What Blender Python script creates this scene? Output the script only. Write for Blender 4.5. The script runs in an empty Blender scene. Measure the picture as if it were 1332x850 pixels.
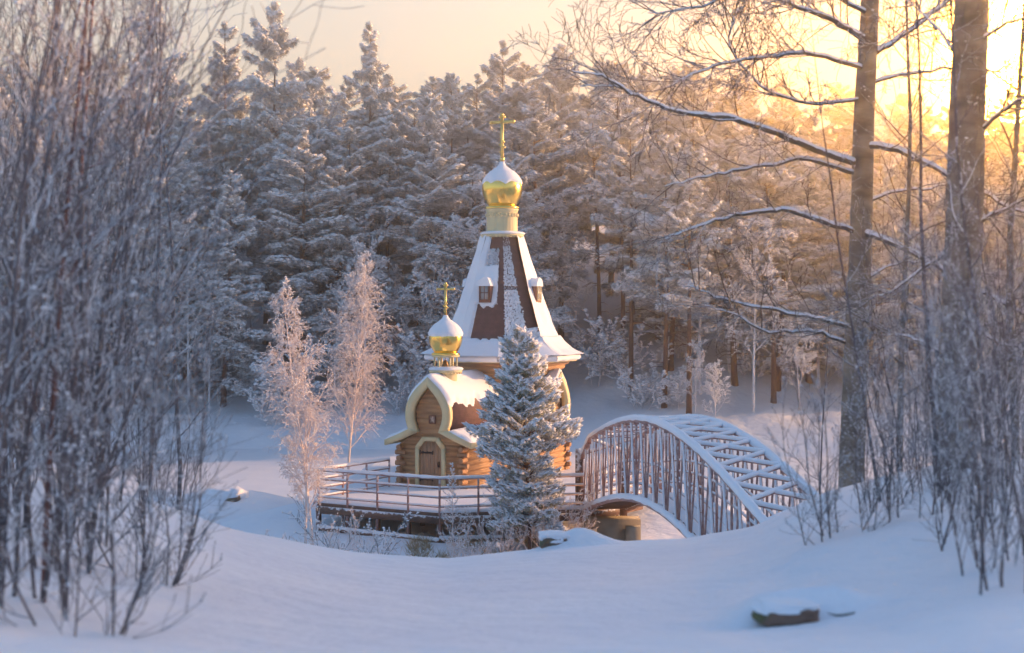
import bpy, math, random
import numpy as np
from mathutils import Vector, Matrix, noise as mnoise
R = math.radians
C = bpy.context.scene.collection
F = 1850.0; CAMZ = 8.2; HOR = 400.0

# ------------------------------------------------------------------ geometry
class Geo:
    def __init__(s): s.v = []; s.f = []; s.m = []; s.n = 0
    def add(s, v, f, m=0):
        v = np.asarray(v, dtype=np.float32).reshape(-1, 3); f = np.asarray(f, dtype=np.int32)
        if f.size == 0: return
        s.v.append(v); s.f.append(f + s.n); s.m.append(np.full(len(f), m, dtype=np.int32) if np.isscalar(m) else np.asarray(m, dtype=np.int32)); s.n += len(v)
    def mesh(s, name, mats, smooth=True):
        me = bpy.data.meshes.new(name)
        V = np.concatenate(s.v); me.vertices.add(len(V)); me.vertices.foreach_set('co', V.ravel())
        sizes = np.concatenate([np.full(len(f), f.shape[1], dtype=np.int32) for f in s.f])
        loops = np.concatenate([f.ravel() for f in s.f])
        me.loops.add(len(loops)); me.loops.foreach_set('vertex_index', loops)
        st = np.concatenate([[0], np.cumsum(sizes)[:-1]]).astype(np.int32)
        me.polygons.add(len(sizes)); me.polygons.foreach_set('loop_start', st); me.polygons.foreach_set('loop_total', sizes)
        me.polygons.foreach_set('material_index', np.concatenate(s.m))
        for m in (mats if isinstance(mats, (list, tuple)) else [mats]): me.materials.append(m)
        me.update(calc_edges=True)
        if smooth: me.polygons.foreach_set('use_smooth', np.ones(len(sizes), dtype=bool))
        me.validate()
        return me
    def build(s, name, mats, parent=None, smooth=False, loc=None, rot=None):
        o = bpy.data.objects.new(name, s.mesh(name, mats, smooth)); C.objects.link(o)
        if parent: o.parent = parent
        if loc: o.location = loc
        if rot: o.rotation_euler = rot
        return o

def tube(g, pts, rad, n=5, m=0, cap=True):
    P = np.asarray(pts, dtype=float); k = len(P)
    r = np.full(k, rad, dtype=float) if np.isscalar(rad) else np.asarray(rad, dtype=float)
    T = np.empty_like(P); T[1:-1] = P[2:] - P[:-2]; T[0] = P[1] - P[0]; T[-1] = P[-1] - P[-2]
    T /= (np.linalg.norm(T, axis=1, keepdims=True) + 1e-9)
    ref = np.array([0, 0, 1.0]) if abs(T[0][2]) < .85 else np.array([1.0, 0, 0])
    A = np.cross(T, ref); A /= (np.linalg.norm(A, axis=1, keepdims=True) + 1e-9); B = np.cross(T, A)
    th = np.arange(n) * 2 * np.pi / n
    V = P[:, None] + r[:, None, None] * (np.cos(th)[None, :, None] * A[:, None] + np.sin(th)[None, :, None] * B[:, None])
    i = np.arange(k - 1)[:, None] * n; j = np.arange(n)[None]; j2 = (j + 1) % n
    Fc = np.stack([i + j, i + j2, i + n + j2, i + n + j], -1).reshape(-1, 4)
    g.add(V, Fc, m)
    if cap:
        g.add(V[0], [list(range(n))], m); g.add(V[-1], [list(range(n))[::-1]], m)

def box(g, c, s, m=0, rz=0, M=None):
    x, y, z = s[0] / 2, s[1] / 2, s[2] / 2
    v = np.array([[a, b, d] for d in (-z, z) for a, b in ((-x, -y), (x, -y), (x, y), (-x, y))])
    if rz:
        cs, sn = math.cos(rz), math.sin(rz); v = v @ np.array([[cs, sn, 0], [-sn, cs, 0], [0, 0, 1]])
    if M is not None: v = v @ np.array(M).T
    g.add(v + np.array(c), [[3, 2, 1, 0], [4, 5, 6, 7], [0, 1, 5, 4], [1, 2, 6, 5], [2, 3, 7, 6], [3, 0, 4, 7]], m)

def beam(g, a, b, w, h, m=0):
    a = np.array(a, float); b = np.array(b, float); t = b - a; L = np.linalg.norm(t); t /= L
    up = np.array([0, 0, 1.0]) if abs(t[2]) < .95 else np.array([0, 1.0, 0])
    s = np.cross(t, up); s /= np.linalg.norm(s); u = np.cross(s, t)
    v = [q + s * i * w / 2 + u * j * h / 2 for q in (a, b) for i, j in ((-1, -1), (1, -1), (1, 1), (-1, 1))]
    g.add(v, [[0, 1, 2, 3], [7, 6, 5, 4], [0, 4, 5, 1], [1, 5, 6, 2], [2, 6, 7, 3], [3, 7, 4, 0]], m)

def lathe(g, prof, n=32, m=0, c=(0, 0, 0), fn=None):
    V = []
    for (r, z) in prof:
        for k in range(n):
            a = 2 * math.pi * k / n; rr = r * (fn(a, z) if fn else 1)
            V.append((c[0] + rr * math.cos(a), c[1] + rr * math.sin(a), c[2] + z))
    Fc = [[i * n + j, i * n + (j + 1) % n, (i + 1) * n + (j + 1) % n, (i + 1) * n + j] for i in range(len(prof) - 1) for j in range(n)]
    g.add(V, Fc, m)
    g.add(V[:n], [list(range(n))[::-1]], m); g.add(V[-n:], [list(range(n))], m)

def grid(g, fn, us, vs, m=0, flip=False):
    V = np.array([[fn(u, v) for u in us] for v in vs]).reshape(-1, 3); n = len(us)
    Fc = [[i * n + j, i * n + j + 1, (i + 1) * n + j + 1, (i + 1) * n + j] for i in range(len(vs) - 1) for j in range(n - 1)]
    if flip: Fc = [f[::-1] for f in Fc]
    g.add(V, Fc, m)

def smoothstep(a, b, x):
    t = min(1, max(0, (x - a) / (b - a))); return t * t * (3 - 2 * t)
def nz(x, y=0, z=0): return mnoise.noise(Vector((x, y, z)))
def lin(a, b, n): return [a + (b - a) * i / (n - 1) for i in range(n)]
def interp(x, xs, ys): return float(np.interp(x, xs, ys))
def catmull(pts, k=5):
    P = [np.array(p, float) for p in pts]; P = [2 * P[0] - P[1]] + P + [2 * P[-1] - P[-2]]; out = []
    for i in range(1, len(P) - 2):
        for j in range(k):
            t = j / k; a, b, c, d = P[i - 1:i + 3]
            out.append(.5 * (2 * b + (c - a) * t + (2 * a - 5 * b + 4 * c - d) * t * t + (3 * b - 3 * c + d - a) * t ** 3))
    out.append(P[-2]); return out
def at(px, py, D): return ((px - 666) * D / F, D, CAMZ - (py - HOR) * D / F)

OCT = np.array([[1, 0, 0], [0, 1, 0], [-1, 0, 0], [0, -1, 0], [0, 0, 1], [0, 0, -.6]], float)
OCTF = np.array([[0, 1, 4], [1, 2, 4], [2, 3, 4], [3, 0, 4], [1, 0, 5], [2, 1, 5], [3, 2, 5], [0, 3, 5]])
def blobs(g, P, S, rs, flat=.55, m=0, jit=.3, az=None, long=1.0, tilt=0):
    """snow lumps: squashed, randomly turned, jittered octahedra at P with sizes S"""
    P = np.asarray(P, float); n = len(P)
    if n == 0: return
    S = np.asarray(S, float)
    V = OCT[None] * (1 + jit * rs.uniform(-1, 1, (n, 6, 1)))
    a = rs.uniform(0, 2 * np.pi, n); c, s = np.cos(a), np.sin(a)
    st = rs.uniform(.7, 1.5, n) * long
    if az is not None: a = az + rs.normal(0, .45, n); c, s = np.cos(a), np.sin(a)
    x = V[..., 0] * st[:, None]; y = V[..., 1]
    W = np.stack([x * c[:, None] - y * s[:, None], x * s[:, None] + y * c[:, None], V[..., 2] * flat + .25 * rs.uniform(-1, 1, (n, 1)) * x + tilt * x], -1)
    W = W * S[:, None, None] + P[:, None]
    g.add(W.reshape(-1, 3), (OCTF[None] + 6 * np.arange(n)[:, None, None]).reshape(-1, 3), m)
def spikes(g, P, S, rs, k=6, w=.16, m=0, updir=None, spread=1.0):
    """needle sprays: k thin triangles leaving each point"""
    P = np.asarray(P, float); n = len(P)
    if n == 0: return
    S = np.asarray(S, float)
    d = rs.normal(size=(n, k, 3)); d /= np.linalg.norm(d, axis=2, keepdims=True)
    if updir is not None:
        d = d * spread + np.asarray(updir)[:, None] ; d /= np.linalg.norm(d, axis=2, keepdims=True)
    e = np.cross(d, rs.normal(size=(n, k, 3))); e /= (np.linalg.norm(e, axis=2, keepdims=True) + 1e-9)
    L = S[:, None, None] * rs.uniform(.7, 1.2, (n, k, 1)); b = P[:, None]
    tri = np.stack([b + e * w * L * .5, b - e * w * L * .5, b + d * L], 2)
    g.add(tri.reshape(-1, 3), np.arange(n * k * 3).reshape(-1, 3), m)

# ------------------------------------------------------------------ tags
def tag(o, label=None, cat=None, group=None, kind=None):
    if label: o['label'] = label
    if cat: o['category'] = cat
    if group: o['group'] = group
    if kind: o['kind'] = kind
    return o
def empty(name, loc, rz=0, label=None, cat=None, group=None):
    o = bpy.data.objects.new(name, None); C.objects.link(o); o.location = loc; o.rotation_euler = (0, 0, rz); o.empty_display_size = .3
    return tag(o, label, cat, group)
KIDS = {}
def copy_tree(o, parent=None):
    c = o.copy(); C.objects.link(c); c.parent = parent
    for ch in KIDS.get(o.name, []): copy_tree(ch, c)
    return c
def reg(root):
    for ch in bpy.data.objects:
        if ch.parent == root: KIDS.setdefault(root.name, []).append(ch)
    for ch in KIDS.get(root.name, []): reg(ch)

# ------------------------------------------------------------------ materials
def mat(name, col, rough=.6, metal=0, col2=None, scale=5, bump=0, bscale=None, stretch=(1, 1, 1), snow=None, snowcut=.3, detail=6, coat=0, bdist=.02, lo=.35, hi=.65, spec=None):
    """principled; col/col2 mixed by noise; snow = amount settling on upward faces (threshold snowcut)"""
    m = bpy.data.materials.new(name); m.use_nodes = True; nt = m.node_tree; N = nt.nodes; L = nt.links
    b = N['Principled BSDF']; b.inputs['Roughness'].default_value = rough; b.inputs['Metallic'].default_value = metal
    if coat: b.inputs['Coat Weight'].default_value = coat
    if spec is not None: b.inputs['Specular IOR Level'].default_value = spec
    tc = N.new('ShaderNodeTexCoord'); mp = N.new('ShaderNodeMapping'); mp.inputs['Scale'].default_value = stretch
    L.new(tc.outputs['Object'], mp.inputs['Vector'])
    src = None
    if col2:
        n = N.new('ShaderNodeTexNoise'); n.inputs['Scale'].default_value = scale; n.inputs['Detail'].default_value = detail
        L.new(mp.outputs[0], n.inputs['Vector'])
        rp = N.new('ShaderNodeMapRange'); rp.inputs['From Min'].default_value = lo; rp.inputs['From Max'].default_value = hi
        L.new(n.outputs['Fac'], rp.inputs['Value'])
        mx = N.new('ShaderNodeMix'); mx.data_type = 'RGBA'; mx.inputs['A'].default_value = (*col, 1); mx.inputs['B'].default_value = (*col2, 1)
        L.new(rp.outputs[0], mx.inputs['Factor']); src = mx.outputs['Result']
    if snow is not None:
        ge = N.new('ShaderNodeNewGeometry'); sp = N.new('ShaderNodeSeparateXYZ'); L.new(ge.outputs['Normal'], sp.inputs[0])
        n2 = N.new('ShaderNodeTexNoise'); n2.inputs['Scale'].default_value = 9; n2.inputs['Detail'].default_value = 3; L.new(tc.outputs['Object'], n2.inputs['Vector'])
        ad = N.new('ShaderNodeMath'); ad.operation = 'MULTIPLY_ADD'; ad.inputs[1].default_value = 1.6
        L.new(n2.outputs['Fac'], ad.inputs[0]); L.new(sp.outputs['Z'], ad.inputs[2])
        r2 = N.new('ShaderNodeMapRange'); r2.inputs['From Min'].default_value = snowcut + .7; r2.inputs['From Max'].default_value = snowcut + .95
        r2.inputs['To Max'].default_value = snow; L.new(ad.outputs[0], r2.inputs['Value'])
        m2 = N.new('ShaderNodeMix'); m2.data_type = 'RGBA'; m2.inputs['A'].default_value = (*col, 1); m2.inputs['B'].default_value = (.84, .86, .9, 1)
        if src: L.new(src, m2.inputs['A'])
        L.new(r2.outputs[0], m2.inputs['Factor']); src = m2.outputs['Result']
    if src: L.new(src, b.inputs['Base Color'])
    else: b.inputs['Base Color'].default_value = (*col, 1)
    if bump:
        n3 = N.new('ShaderNodeTexNoise'); n3.inputs['Scale'].default_value = bscale or scale * 3; n3.inputs['Detail'].default_value = 5
        L.new(mp.outputs[0], n3.inputs['Vector'])
        bp = N.new('ShaderNodeBump'); bp.inputs['Strength'].default_value = bump; bp.inputs['Distance'].default_value = bdist
        L.new(n3.outputs['Fac'], bp.inputs['Height']); L.new(bp.outputs[0], b.inputs['Normal'])
    return m
SNOWC = (.86, .88, .92)
M = dict(
    snow=mat('snow', SNOWC, .75, col2=(.80, .83, .89), scale=.8, bump=.35, bscale=3, bdist=.05),
    snowg=mat('snow_ground', SNOWC, .75, col2=(.80, .83, .89), scale=.5, bump=.8, bscale=2.2, bdist=.10),
    lump=mat('snow_lump', (.90, .91, .94), .8, col2=(.80, .82, .87), scale=.9),
    frost=mat('frosted_twig', (.62, .58, .58), .8, col2=(.8, .8, .82), scale=6),
    frost_sunlit=mat('frosted_birch', (.76, .60, .54), .8, col2=(.88, .78, .74), scale=5),  # pink of the sunlight put into the colour of white frost
    log=mat('log_wood', (.47, .27, .13), .65, col2=(.30, .165, .085), scale=1.6, stretch=(1, 1, 7), bump=.4, bscale=14, bdist=.01),
    logend=mat('log_end', (.42, .24, .13), .7, col2=(.30, .16, .09), scale=7),
    trim=mat('cream_paint', (.72, .62, .37), .5, col2=(.66, .56, .32), scale=3, bump=.15, bscale=12, bdist=.01),
    door=mat('door_wood', (.42, .25, .15), .6, col2=(.34, .19, .11), scale=3, stretch=(6, 6, .6), bump=.3, bdist=.01),
    iron=mat('black_iron', (.03, .03, .035), .45, .6),
    roof=mat('brown_roof', (.17, .085, .075), .75, col2=(.11, .055, .05), scale=5, bump=.5, bscale=22, bdist=.02),
    gold=mat('gold_leaf', (1.0, .70, .20), .17, 1, col2=(.95, .62, .16), scale=2, bump=.02, bscale=5, bdist=.02),
    goldm=mat('gold_paint', (.95, .68, .22), .3, .85),
    glass=mat('window_glass', (.36, .38, .40), .2, .0, spec=.7),
    wframe=mat('window_frame', (.20, .085, .06), .6),
    steel=mat('red_steel', (.30, .13, .105), .5, col2=(.46, .32, .30), scale=6, snow=.6, snowcut=.6),
    plank=mat('dark_plank', (.20, .11, .075), .7, col2=(.12, .07, .05), scale=4, snow=.9, snowcut=.5, bump=.3),
    concrete=mat('concrete', (.42, .37, .29), .85, col2=(.30, .26, .2), scale=2.5, bump=.4, bscale=12),
    pinebark=mat('pine_bark', (.20, .095, .06), .85, col2=(.11, .06, .045), scale=3, stretch=(1, 1, .4), bump=.6, bscale=7, bdist=.04),
    needle=mat('pine_needles', (.20, .21, .19), .7, col2=(.70, .71, .72), scale=2.5, lo=.3, hi=.58),
    needle2=mat('young_pine_needles', (.30, .29, .17), .7, col2=(.62, .60, .52), scale=2.5),
    bark=mat('grey_bark', (.14, .11, .09), .85, col2=(.07, .055, .045), scale=4, stretch=(1, 1, .4), snow=.9, snowcut=.38, bump=.7, bscale=9, bdist=.03),
    birch=mat('birch_bark', (.30, .25, .20), .8, col2=(.13, .10, .08), scale=2.2, stretch=(1, 1, 2.5), snow=.8, snowcut=.6, bump=.5, bscale=9, bdist=.02),
    stem=mat('shrub_stem', (.08, .065, .07), .8, col2=(.15, .125, .13), scale=3, snow=.95, snowcut=.3),
    redstem=mat('red_stem', (.20, .075, .05), .8, col2=(.12, .05, .045), scale=3, snow=.8, snowcut=.5),
    grass=mat('dry_grass', (.34, .23, .11), .8, col2=(.52, .42, .28), scale=8),
    stone=mat('mossy_stone', (.13, .13, .065), .9, col2=(.19, .12, .09), scale=3.5, bump=.8, bscale=8, bdist=.04, lo=.42, hi=.55),
    icon=mat('pale_icon', (.5, .42, .36), .5, col2=(.2, .13, .12), scale=14, lo=.5, hi=.56),
    bell=mat('bronze_bell', (.25, .16, .08), .35, .9),
)
nt = M['roof'].node_tree; bp0 = next(n for n in nt.nodes if n.type == 'BUMP'); tc0 = next(n for n in nt.nodes if n.type == 'TEX_COORD')
wv = nt.nodes.new('ShaderNodeTexWave'); wv.bands_direction = 'Z'; wv.wave_profile = 'SAW'; wv.inputs['Scale'].default_value = 1.9; wv.inputs['Distortion'].default_value = .6; wv.inputs['Detail Scale'].default_value = 6
bp1 = nt.nodes.new('ShaderNodeBump'); bp1.inputs['Strength'].default_value = .9; bp1.inputs['Distance'].default_value = .035
nt.links.new(tc0.outputs['Object'], wv.inputs['Vector']); nt.links.new(wv.outputs['Fac'], bp1.inputs['Height']); nt.links.new(bp0.outputs[0], bp1.inputs['Normal']); nt.links.new(bp1.outputs[0], nt.nodes['Principled BSDF'].inputs['Normal'])
# ------------------------------------------------------------------ light, world, camera
SAZ, SEL = R(73), R(11)
SD = Vector((math.sin(SAZ) * math.cos(SEL), math.cos(SAZ) * math.cos(SEL), math.sin(SEL)))
def P_(x, y): return -math.cos(SAZ) * x + math.sin(SAZ) * y
HAZE = .0040
BAND = [(0.0, (1.0, .60, .25)), (.12, (1.0, .63, .30)), (.26, (.72, .58, .36)), (.5, (.15, .26, .46)), (1, (.12, .24, .44))]
COOL = [(0.0, (.42, .50, .62)), (.12, (.38, .48, .64)), (.26, (.25, .38, .57)), (.5, (.15, .26, .47)), (1, (.12, .24, .45))]
BSTR = 4.2; SKYS = .085
LOBES = [(21, 9.0, 5.5, (2100, 850, 90), 2.5)]  # warm sky glow added apart from the sun, lights the haze at right
SUNE = 5; SUNC = (1, .52, .22); EXPO = 1.22
# ------------------------------------------------------------------ terrain
def crest(x):
    return interp(x, [-30, -9, -6.5, -5, -4, -2.3, -1, .8, 2.5, 3.5, 4.3, 6, 9, 30], [1.6, 1.25, 1.1, .78, .42, .08, 0, .16, .27, .50, .9, 1.35, 1.5, 1.8])
def H(x, y):
    n = .10 * nz(x * .35, y * .35, 3) + .035 * nz(x * 1.3, y * 1.3, 7)
    # near bank
    yy = min(y, 20.3)
    b = 6.25 - .1325 * (yy - 8) + crest(x * (20 / max(12, min(y, 22)))) * (.25 + .75 * smoothstep(7, 20, y))
    if y > 20.3: b -= .04 * (y - 20.3) ** 2 + .2 * (y - 20.3)
    b += n * .7
    b += .19 * math.exp(-((x - 1.9) / .42) ** 4 - (max(0, y - 9.4) / .6) ** 2) * smoothstep(9.13, 9.36, y)
    b += .26 * math.exp(-((x - .9) / .42) ** 2 - (max(0, y - 19.6) / .6) ** 2) * smoothstep(19.0, 19.4, y)
    # right shore carries on under the bridge foot
    b = max(b, 2.0 - .5 * abs(y - 26.5) - .6 * max(0, 3.4 - x) if y > 23 and x < 40 else -9)
    if x > 24: b = max(b, (18 + 2 * nz(x * .1, y * .1)) * smoothstep(25, 38, x) * (1 - smoothstep(35, 39, P_(x, y))))  # unseen hill added to shade the near bank, left open towards the church
    b = max(b, -.6)
    # island
    r = math.hypot((x + .3) / 1.15, (y - 50.5)); isl = -.6 + 1.5 * (1 - smoothstep(6.5, 12.5, r)) + n * .8
    r2 = math.hypot((x + 12.5) / 1.6, (y - 57) / .9); isl = max(isl, -.6 + 1.5 * (1 - smoothstep(.5, 5.5, r2)) + n)
    r3 = math.hypot(x + 6.5, y - 46); isl = max(isl, -.6 + 1.15 * (1 - smoothstep(1.5, 5, r3)) + n)
    # far hill
    ys = y + 3 * nz(x * .03, 9) + (4 * smoothstep(2, 12, x))
    fh = interp(ys, [70, 80, 84, 92, 105, 130, 200, 400], [-2.5, -.5, .9, 2.2, 6.3, 12, 19, 24]) + n * 4 * smoothstep(80, 90, ys)
    fh += 1.2 * nz(x * .07, y * .09, 5) * smoothstep(86, 100, ys)
    fh += 6 * smoothstep(42, 65, x) * smoothstep(79, 88, P_(x, y))  # unseen rise added to keep sun off the lower forest
    side = -.6 + 9 * smoothstep(34, 70, -x) 
    return max(b, isl, fh, side)
def axis(segs):
    out = []
    for a, b, s in segs:
        n = max(1, round((b - a) / s)); out += [a + (b - a) * i / n for i in range(n)]
    return out + [segs[-1][1]]
xs = axis([(-150, -100, 12), (-100, -40, 4), (-40, -14, 1), (-14, .2, .28), (.2, 1.4, .14), (1.4, 2.5, .06), (2.5, 14, .28), (14, 45, .9), (45, 110, 4), (110, 150, 12)])
ys = axis([(-40, 2, 4), (2, 8.8, .3), (8.8, 9.9, .06), (9.9, 18.8, .3), (18.8, 20.4, .1), (20.4, 34, .3), (34, 62, .5), (62, 120, 1.3), (120, 230, 8)])
g = Geo(); grid(g, lambda x, y: (x, y, H(x, y)), xs, ys)
tag(g.build('snowy_ground', M['snowg'], smooth=True), 'snow covered bank, island and wooded hillside', kind='structure')
g = Geo(); grid(g, lambda x, y: (x, y, .02 * nz(x * .3, y * .15)), axis([(-90, 60, 2.5)]), axis([(24, 100, 1.5)]))
tag(g.build('frozen_lake', M['snow'], smooth=True), 'snow covered ice of the frozen lake', kind='structure')

# ------------------------------------------------------------------ church
ch = empty('wooden_church', (-.38, 55, 1.8), R(-25), 'small log church with snowy tent roof and two gold onion domes', 'church')
def poly_off(poly, d):
    n = len(poly); out = []
    for i in range(n):
        a, b, c = (np.array(poly[(i + k) % n], float) for k in (-1, 0, 1))
        e1 = (b - a) / np.linalg.norm(b - a); e2 = (c - b) / np.linalg.norm(c - b)
        n1 = np.array([e1[1], -e1[0]]); n2 = np.array([e2[1], -e2[0]]); mm = n1 + n2; mm /= np.linalg.norm(mm)
        out.append(b + mm * d / max(.3, mm @ n1))
    return out
def logwall(g, poly, z0, z1, lh=.19, bulge=.045, flare=None, m=0):
    k = 5; n = len(poly); cnt = max(1, round((z1 - z0) / lh)); lh = (z1 - z0) / cnt; V = []; rows = 0
    for i in range(cnt):
        for j in range(k + 1):
            if j == k and i < cnt - 1: continue
            t = j / k; z = z0 + (i + t) * lh
            d = bulge * math.sin(math.pi * t) ** .6 + (flare(z0 + (i + .5) * lh) if flare else 0)
            V += [(p[0], p[1], z) for p in poly_off(poly, d)]; rows += 1
    g.add(V, [[i * n + j, i * n + (j + 1) % n, (i + 1) * n + (j + 1) % n, (i + 1) * n + j] for i in range(rows - 1) for j in range(n)], m)
    g.add(V[-n:], [list(range(n))], m)
def octo(r, off=22.5): return [(r * math.cos(R(off + 45 * k)), r * math.sin(R(off + 45 * k))) for k in range(8)]
def log_ends(g, x, y, sx, sy, z0, z1, lh=.19, m=1):
    cnt = max(1, round((z1 - z0) / lh)); lh = (z1 - z0) / cnt
    for i in range(cnt):
        z = z0 + (i + .5) * lh
        if i % 2: tube(g, [(x - sx * .3, y, z), (x + sx * .26, y, z)], lh * .5, 10, m)
        else: tube(g, [(x, y - sy * .3, z), (x, y + sy * .26, z)], lh * .5, 10, m)

# main body
g = Geo(); logwall(g, [(-1.75, -1.75), (1.75, -1.75), (1.75, 1.75), (-1.75, 1.75)], -.15, 2.35)
logwall(g, octo(1.93), 2.3, 4.42, flare=lambda z: .62 * smoothstep(3.45, 4.5, z) ** 1.2)
g.build('main_wall', [M['log'], M['logend']], ch, smooth=False)
# keel curve (half), upper part and skirt
KO = catmull([(.76, 2.14), (.86, 2.45), (.86, 2.85), (.74, 3.17), (.49, 3.52), (.22, 3.77), (0, 3.97)], 4)
KI = catmull([(.42, 2.05), (.56, 2.42), (.58, 2.78), (.48, 3.05), (.28, 3.34), (.11, 3.52), (0, 3.66)], 4)
SK = [(.76, 2.14), (1.22, 1.93), (1.68, 1.74)]; SKI = [(.42, 2.05), (1.02, 1.78), (1.64, 1.55)]
def xf(p, th):
    c, s = math.cos(th), math.sin(th); return (p[0] * c - p[1] * s, p[0] * s + p[1] * c, p[2])
def ribbon(g, A, B, y0, y1, th, sx, m=0):
    """solid band between curves A and B (x,z) from depth y0 to y1"""
    V = []
    for (a, b) in zip(A, B):
        for q, yy in ((a, y0), (b, y0), (b, y1), (a, y1)): V.append(xf((sx * q[0], yy, q[1]), th))
    Fc = []
    for i in range(len(A) - 1):
        for j in range(4):
            f = [i * 4 + j, i * 4 + (j + 1) % 4, (i + 1) * 4 + (j + 1) % 4, (i + 1) * 4 + j]; Fc.append(f if sx < 0 else f[::-1])
    Fc += [[0, 1, 2, 3], [len(V) - 4 + k for k in (3, 2, 1, 0)]]
    g.add(V, Fc, m)
def arm(th, L, hw=1.23, front=False):
    nm = 'porch' if front else 'side_arm'
    g = Geo(); y0, y1 = -L, -1.70
    cs = [(-hw, y0), (hw, y0), (hw, y1), (-hw, y1)]
    cs = [xf((a, b, 0), th)[:2] for a, b in cs]
    logwall(g, cs, -.15, 1.62)
    # gable fill following the keel
    W = lambda z: interp(z, [0, 1.62, 1.9, 2.08, 2.42, 2.8, 3.08, 3.4, 3.62], [hw, hw, .75, .45, .58, .6, .48, .24, .03])
    zs = lin(1.60, 3.6, 61); V = []
    for i, z in enumerate(zs):
        t = (z / .19) % 1; d = .045 * math.sin(math.pi * t) ** .6
        V += [xf((-W(z), y0 - d - .004, z), th), xf((W(z), y0 - d - .004, z), th)]
    g.add(V, [[2 * i, 2 * i + 1, 2 * i + 3, 2 * i + 2] for i in range(60)])
    for sx in (-1, 1):
        for k in range(9):
            z = -.05 + .19 * k
            c = xf((sx * hw, y0, z), th); e = [xf((sx * hw, y0 + .2, z), th), xf((sx * hw, y0 - .2, z), th)]
            if k % 2: e = [xf((sx * (hw - .2), y0, z), th), xf((sx * (hw + .2), y0, z), th)]
            tube(g, e, .093, 10, 1)
    g.build(nm + '_wall', [M['log'], M['logend']], ch)
    t = Geo()
    for sx in (-1, 1):
        ribbon(t, KO, KI, y0 - .34, y0 - .10, th, sx); ribbon(t, SK, SKI, y0 - .337, y0 - .103, th, sx)
    t.build('gable_trim', M['trim'], ch)
    # roof
    r = Geo(); ye = -1.2
    inn = [(max(0, a - .05) if a > .03 else 0, b - .05) for a, b in KO]; skin = [(a - .02, b - .06) for a, b in SK]
    for sx in (-1, 1):
        ribbon(r, [(a - .01, b - .012) for a, b in KO], inn, y0 - .3, ye, th, sx); ribbon(r, [(a, b - .012) for a, b in SK], skin, y0 - .3, ye - .3, th, sx)
        V = [xf((sx * 1.69, y0 - .3, 1.70), th), xf((sx * 1.69, y1, 1.70), th)]
    rf = r.build('barrel_roof', M['roof'], ch)
    for sx in (-1, 1):
        e = Geo(); c = [xf((sx * 1.70, y0 - .33, 1.64), th), xf((sx * 1.70, y1 + .1, 1.64), th)]; beam(e, c[0], c[1], .05, .2); e.build('eaves_board', M['trim'], rf)
    # snow on barrel and skirt
    s = Geo()
    K2 = [np.array(p) for p in KO]
    arc = [0]
    for a, b in zip(K2, K2[1:]): arc.append(arc[-1] + np.linalg.norm(b - a))
    tot = arc[-1]
    def barrel(u, v):            # u -1..1 over the ridge, v 0..1 along
        q = (1 - abs(u)) * tot; sx = -1 if u < 0 else 1
        x = interp(q, arc, [p[0] for p in K2]); z = interp(q, arc, [p[1] for p in K2])
        x2 = interp(q + .02, arc, [p[0] for p in K2]); z2 = interp(q + .02, arc, [p[1] for p in K2])
        x1 = interp(q - .02, arc, [p[0] for p in K2]); z1 = interp(q - .02, arc, [p[1] for p in K2])
        nx, nzz = (z2 - z1), -(x2 - x1); l = math.hypot(nx, nzz) + 1e-9; nx /= l; nzz /= l
        if abs(u) < .03: nx, nzz = 0, 1
        y = y0 - .31 + v * (ye - y0 + .31)
        edge = .60 + .16 * nz(v * L * 2.1, sx * 3 + th) + .07 * nz(v * L * 9, sx, th)
        d = .12 * smoothstep(0, .12, edge - abs(u)) * smoothstep(0, .03, v + .004) + (-.03 if abs(u) > edge else .0)
        return xf((sx * (x + nx * d), y, z + nzz * d + (.0 if d > 0 else -.02)), th)
    grid(s, barrel, lin(-1, 1, 61), lin(0, 1, 50))
    for sx in (-1, 1):
        def skirt(u, v):
            x = .80 + u * .93; z = interp(x, [.76, 1.22, 1.68], [2.14, 1.93, 1.74]); y = y0 - .33 + v * (y1 + .35 - y0)
            d = .13 * (1 - abs(2 * u - 1) ** 6) * (1 - abs(2 * v - 1) ** 30) + .03 * nz(u * 3, v * 9, sx)
            return xf((sx * x, y, z + d - .01), th)
        grid(s, skirt, lin(0, 1, 13), lin(0, 1, 40), flip=sx < 0)
    s.build('roof_snow', M['snow'], rf, smooth=True)
    return y0
y0 = arm(0, 5.75, front=True)
for k in (1, 2, 3): arm(R(90 * k), 2.15)
# door
def arch(hw, top, ch_): return [(-hw, 0), (-hw, top - ch_), (-hw + ch_ * .8, top), (hw - ch_ * .8, top), (hw, top - ch_), (hw, 0)]
g = Geo(); O = arch(.58, 1.86, .34); I = arch(.45, 1.72, .28)
for i in range(5):
    a, b, c, d = O[i], O[i + 1], I[i + 1], I[i]
    V = [(p[0], y, p[1]) for y in (y0 - .15, y0 + .02) for p in (a, b, c, d)]
    g.add(V, [[3, 2, 1, 0], [4, 5, 6, 7], [0, 1, 5, 4], [1, 2, 6, 5], [2, 3, 7, 6], [3, 0, 4, 7]])
dr = Geo(); n = 6
for i in range(n):
    xa = -.45 + .9 * i / n + .005; xb = xa + .9 / n - .01
    tz = lambda x: min(1.72, 1.72 - (abs(x) - .226) / .224 * .28) if abs(x) > .226 else 1.72
    V = [(xa, y0 - .085, 0.02), (xb, y0 - .085, 0.02), (xb, y0 - .085, tz(xb)), (xa, y0 - .085, tz(xa))]
    V += [(a, b + .07, c) for a, b, c in V]
    dr.add(V, [[0, 1, 2, 3], [7, 6, 5, 4], [0, 4, 5, 1], [1, 5, 6, 2], [2, 6, 7, 3], [3, 7, 4, 0]])
door = dr.build('door', M['door'], ch); g.build('door_frame', M['trim'], door)
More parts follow.
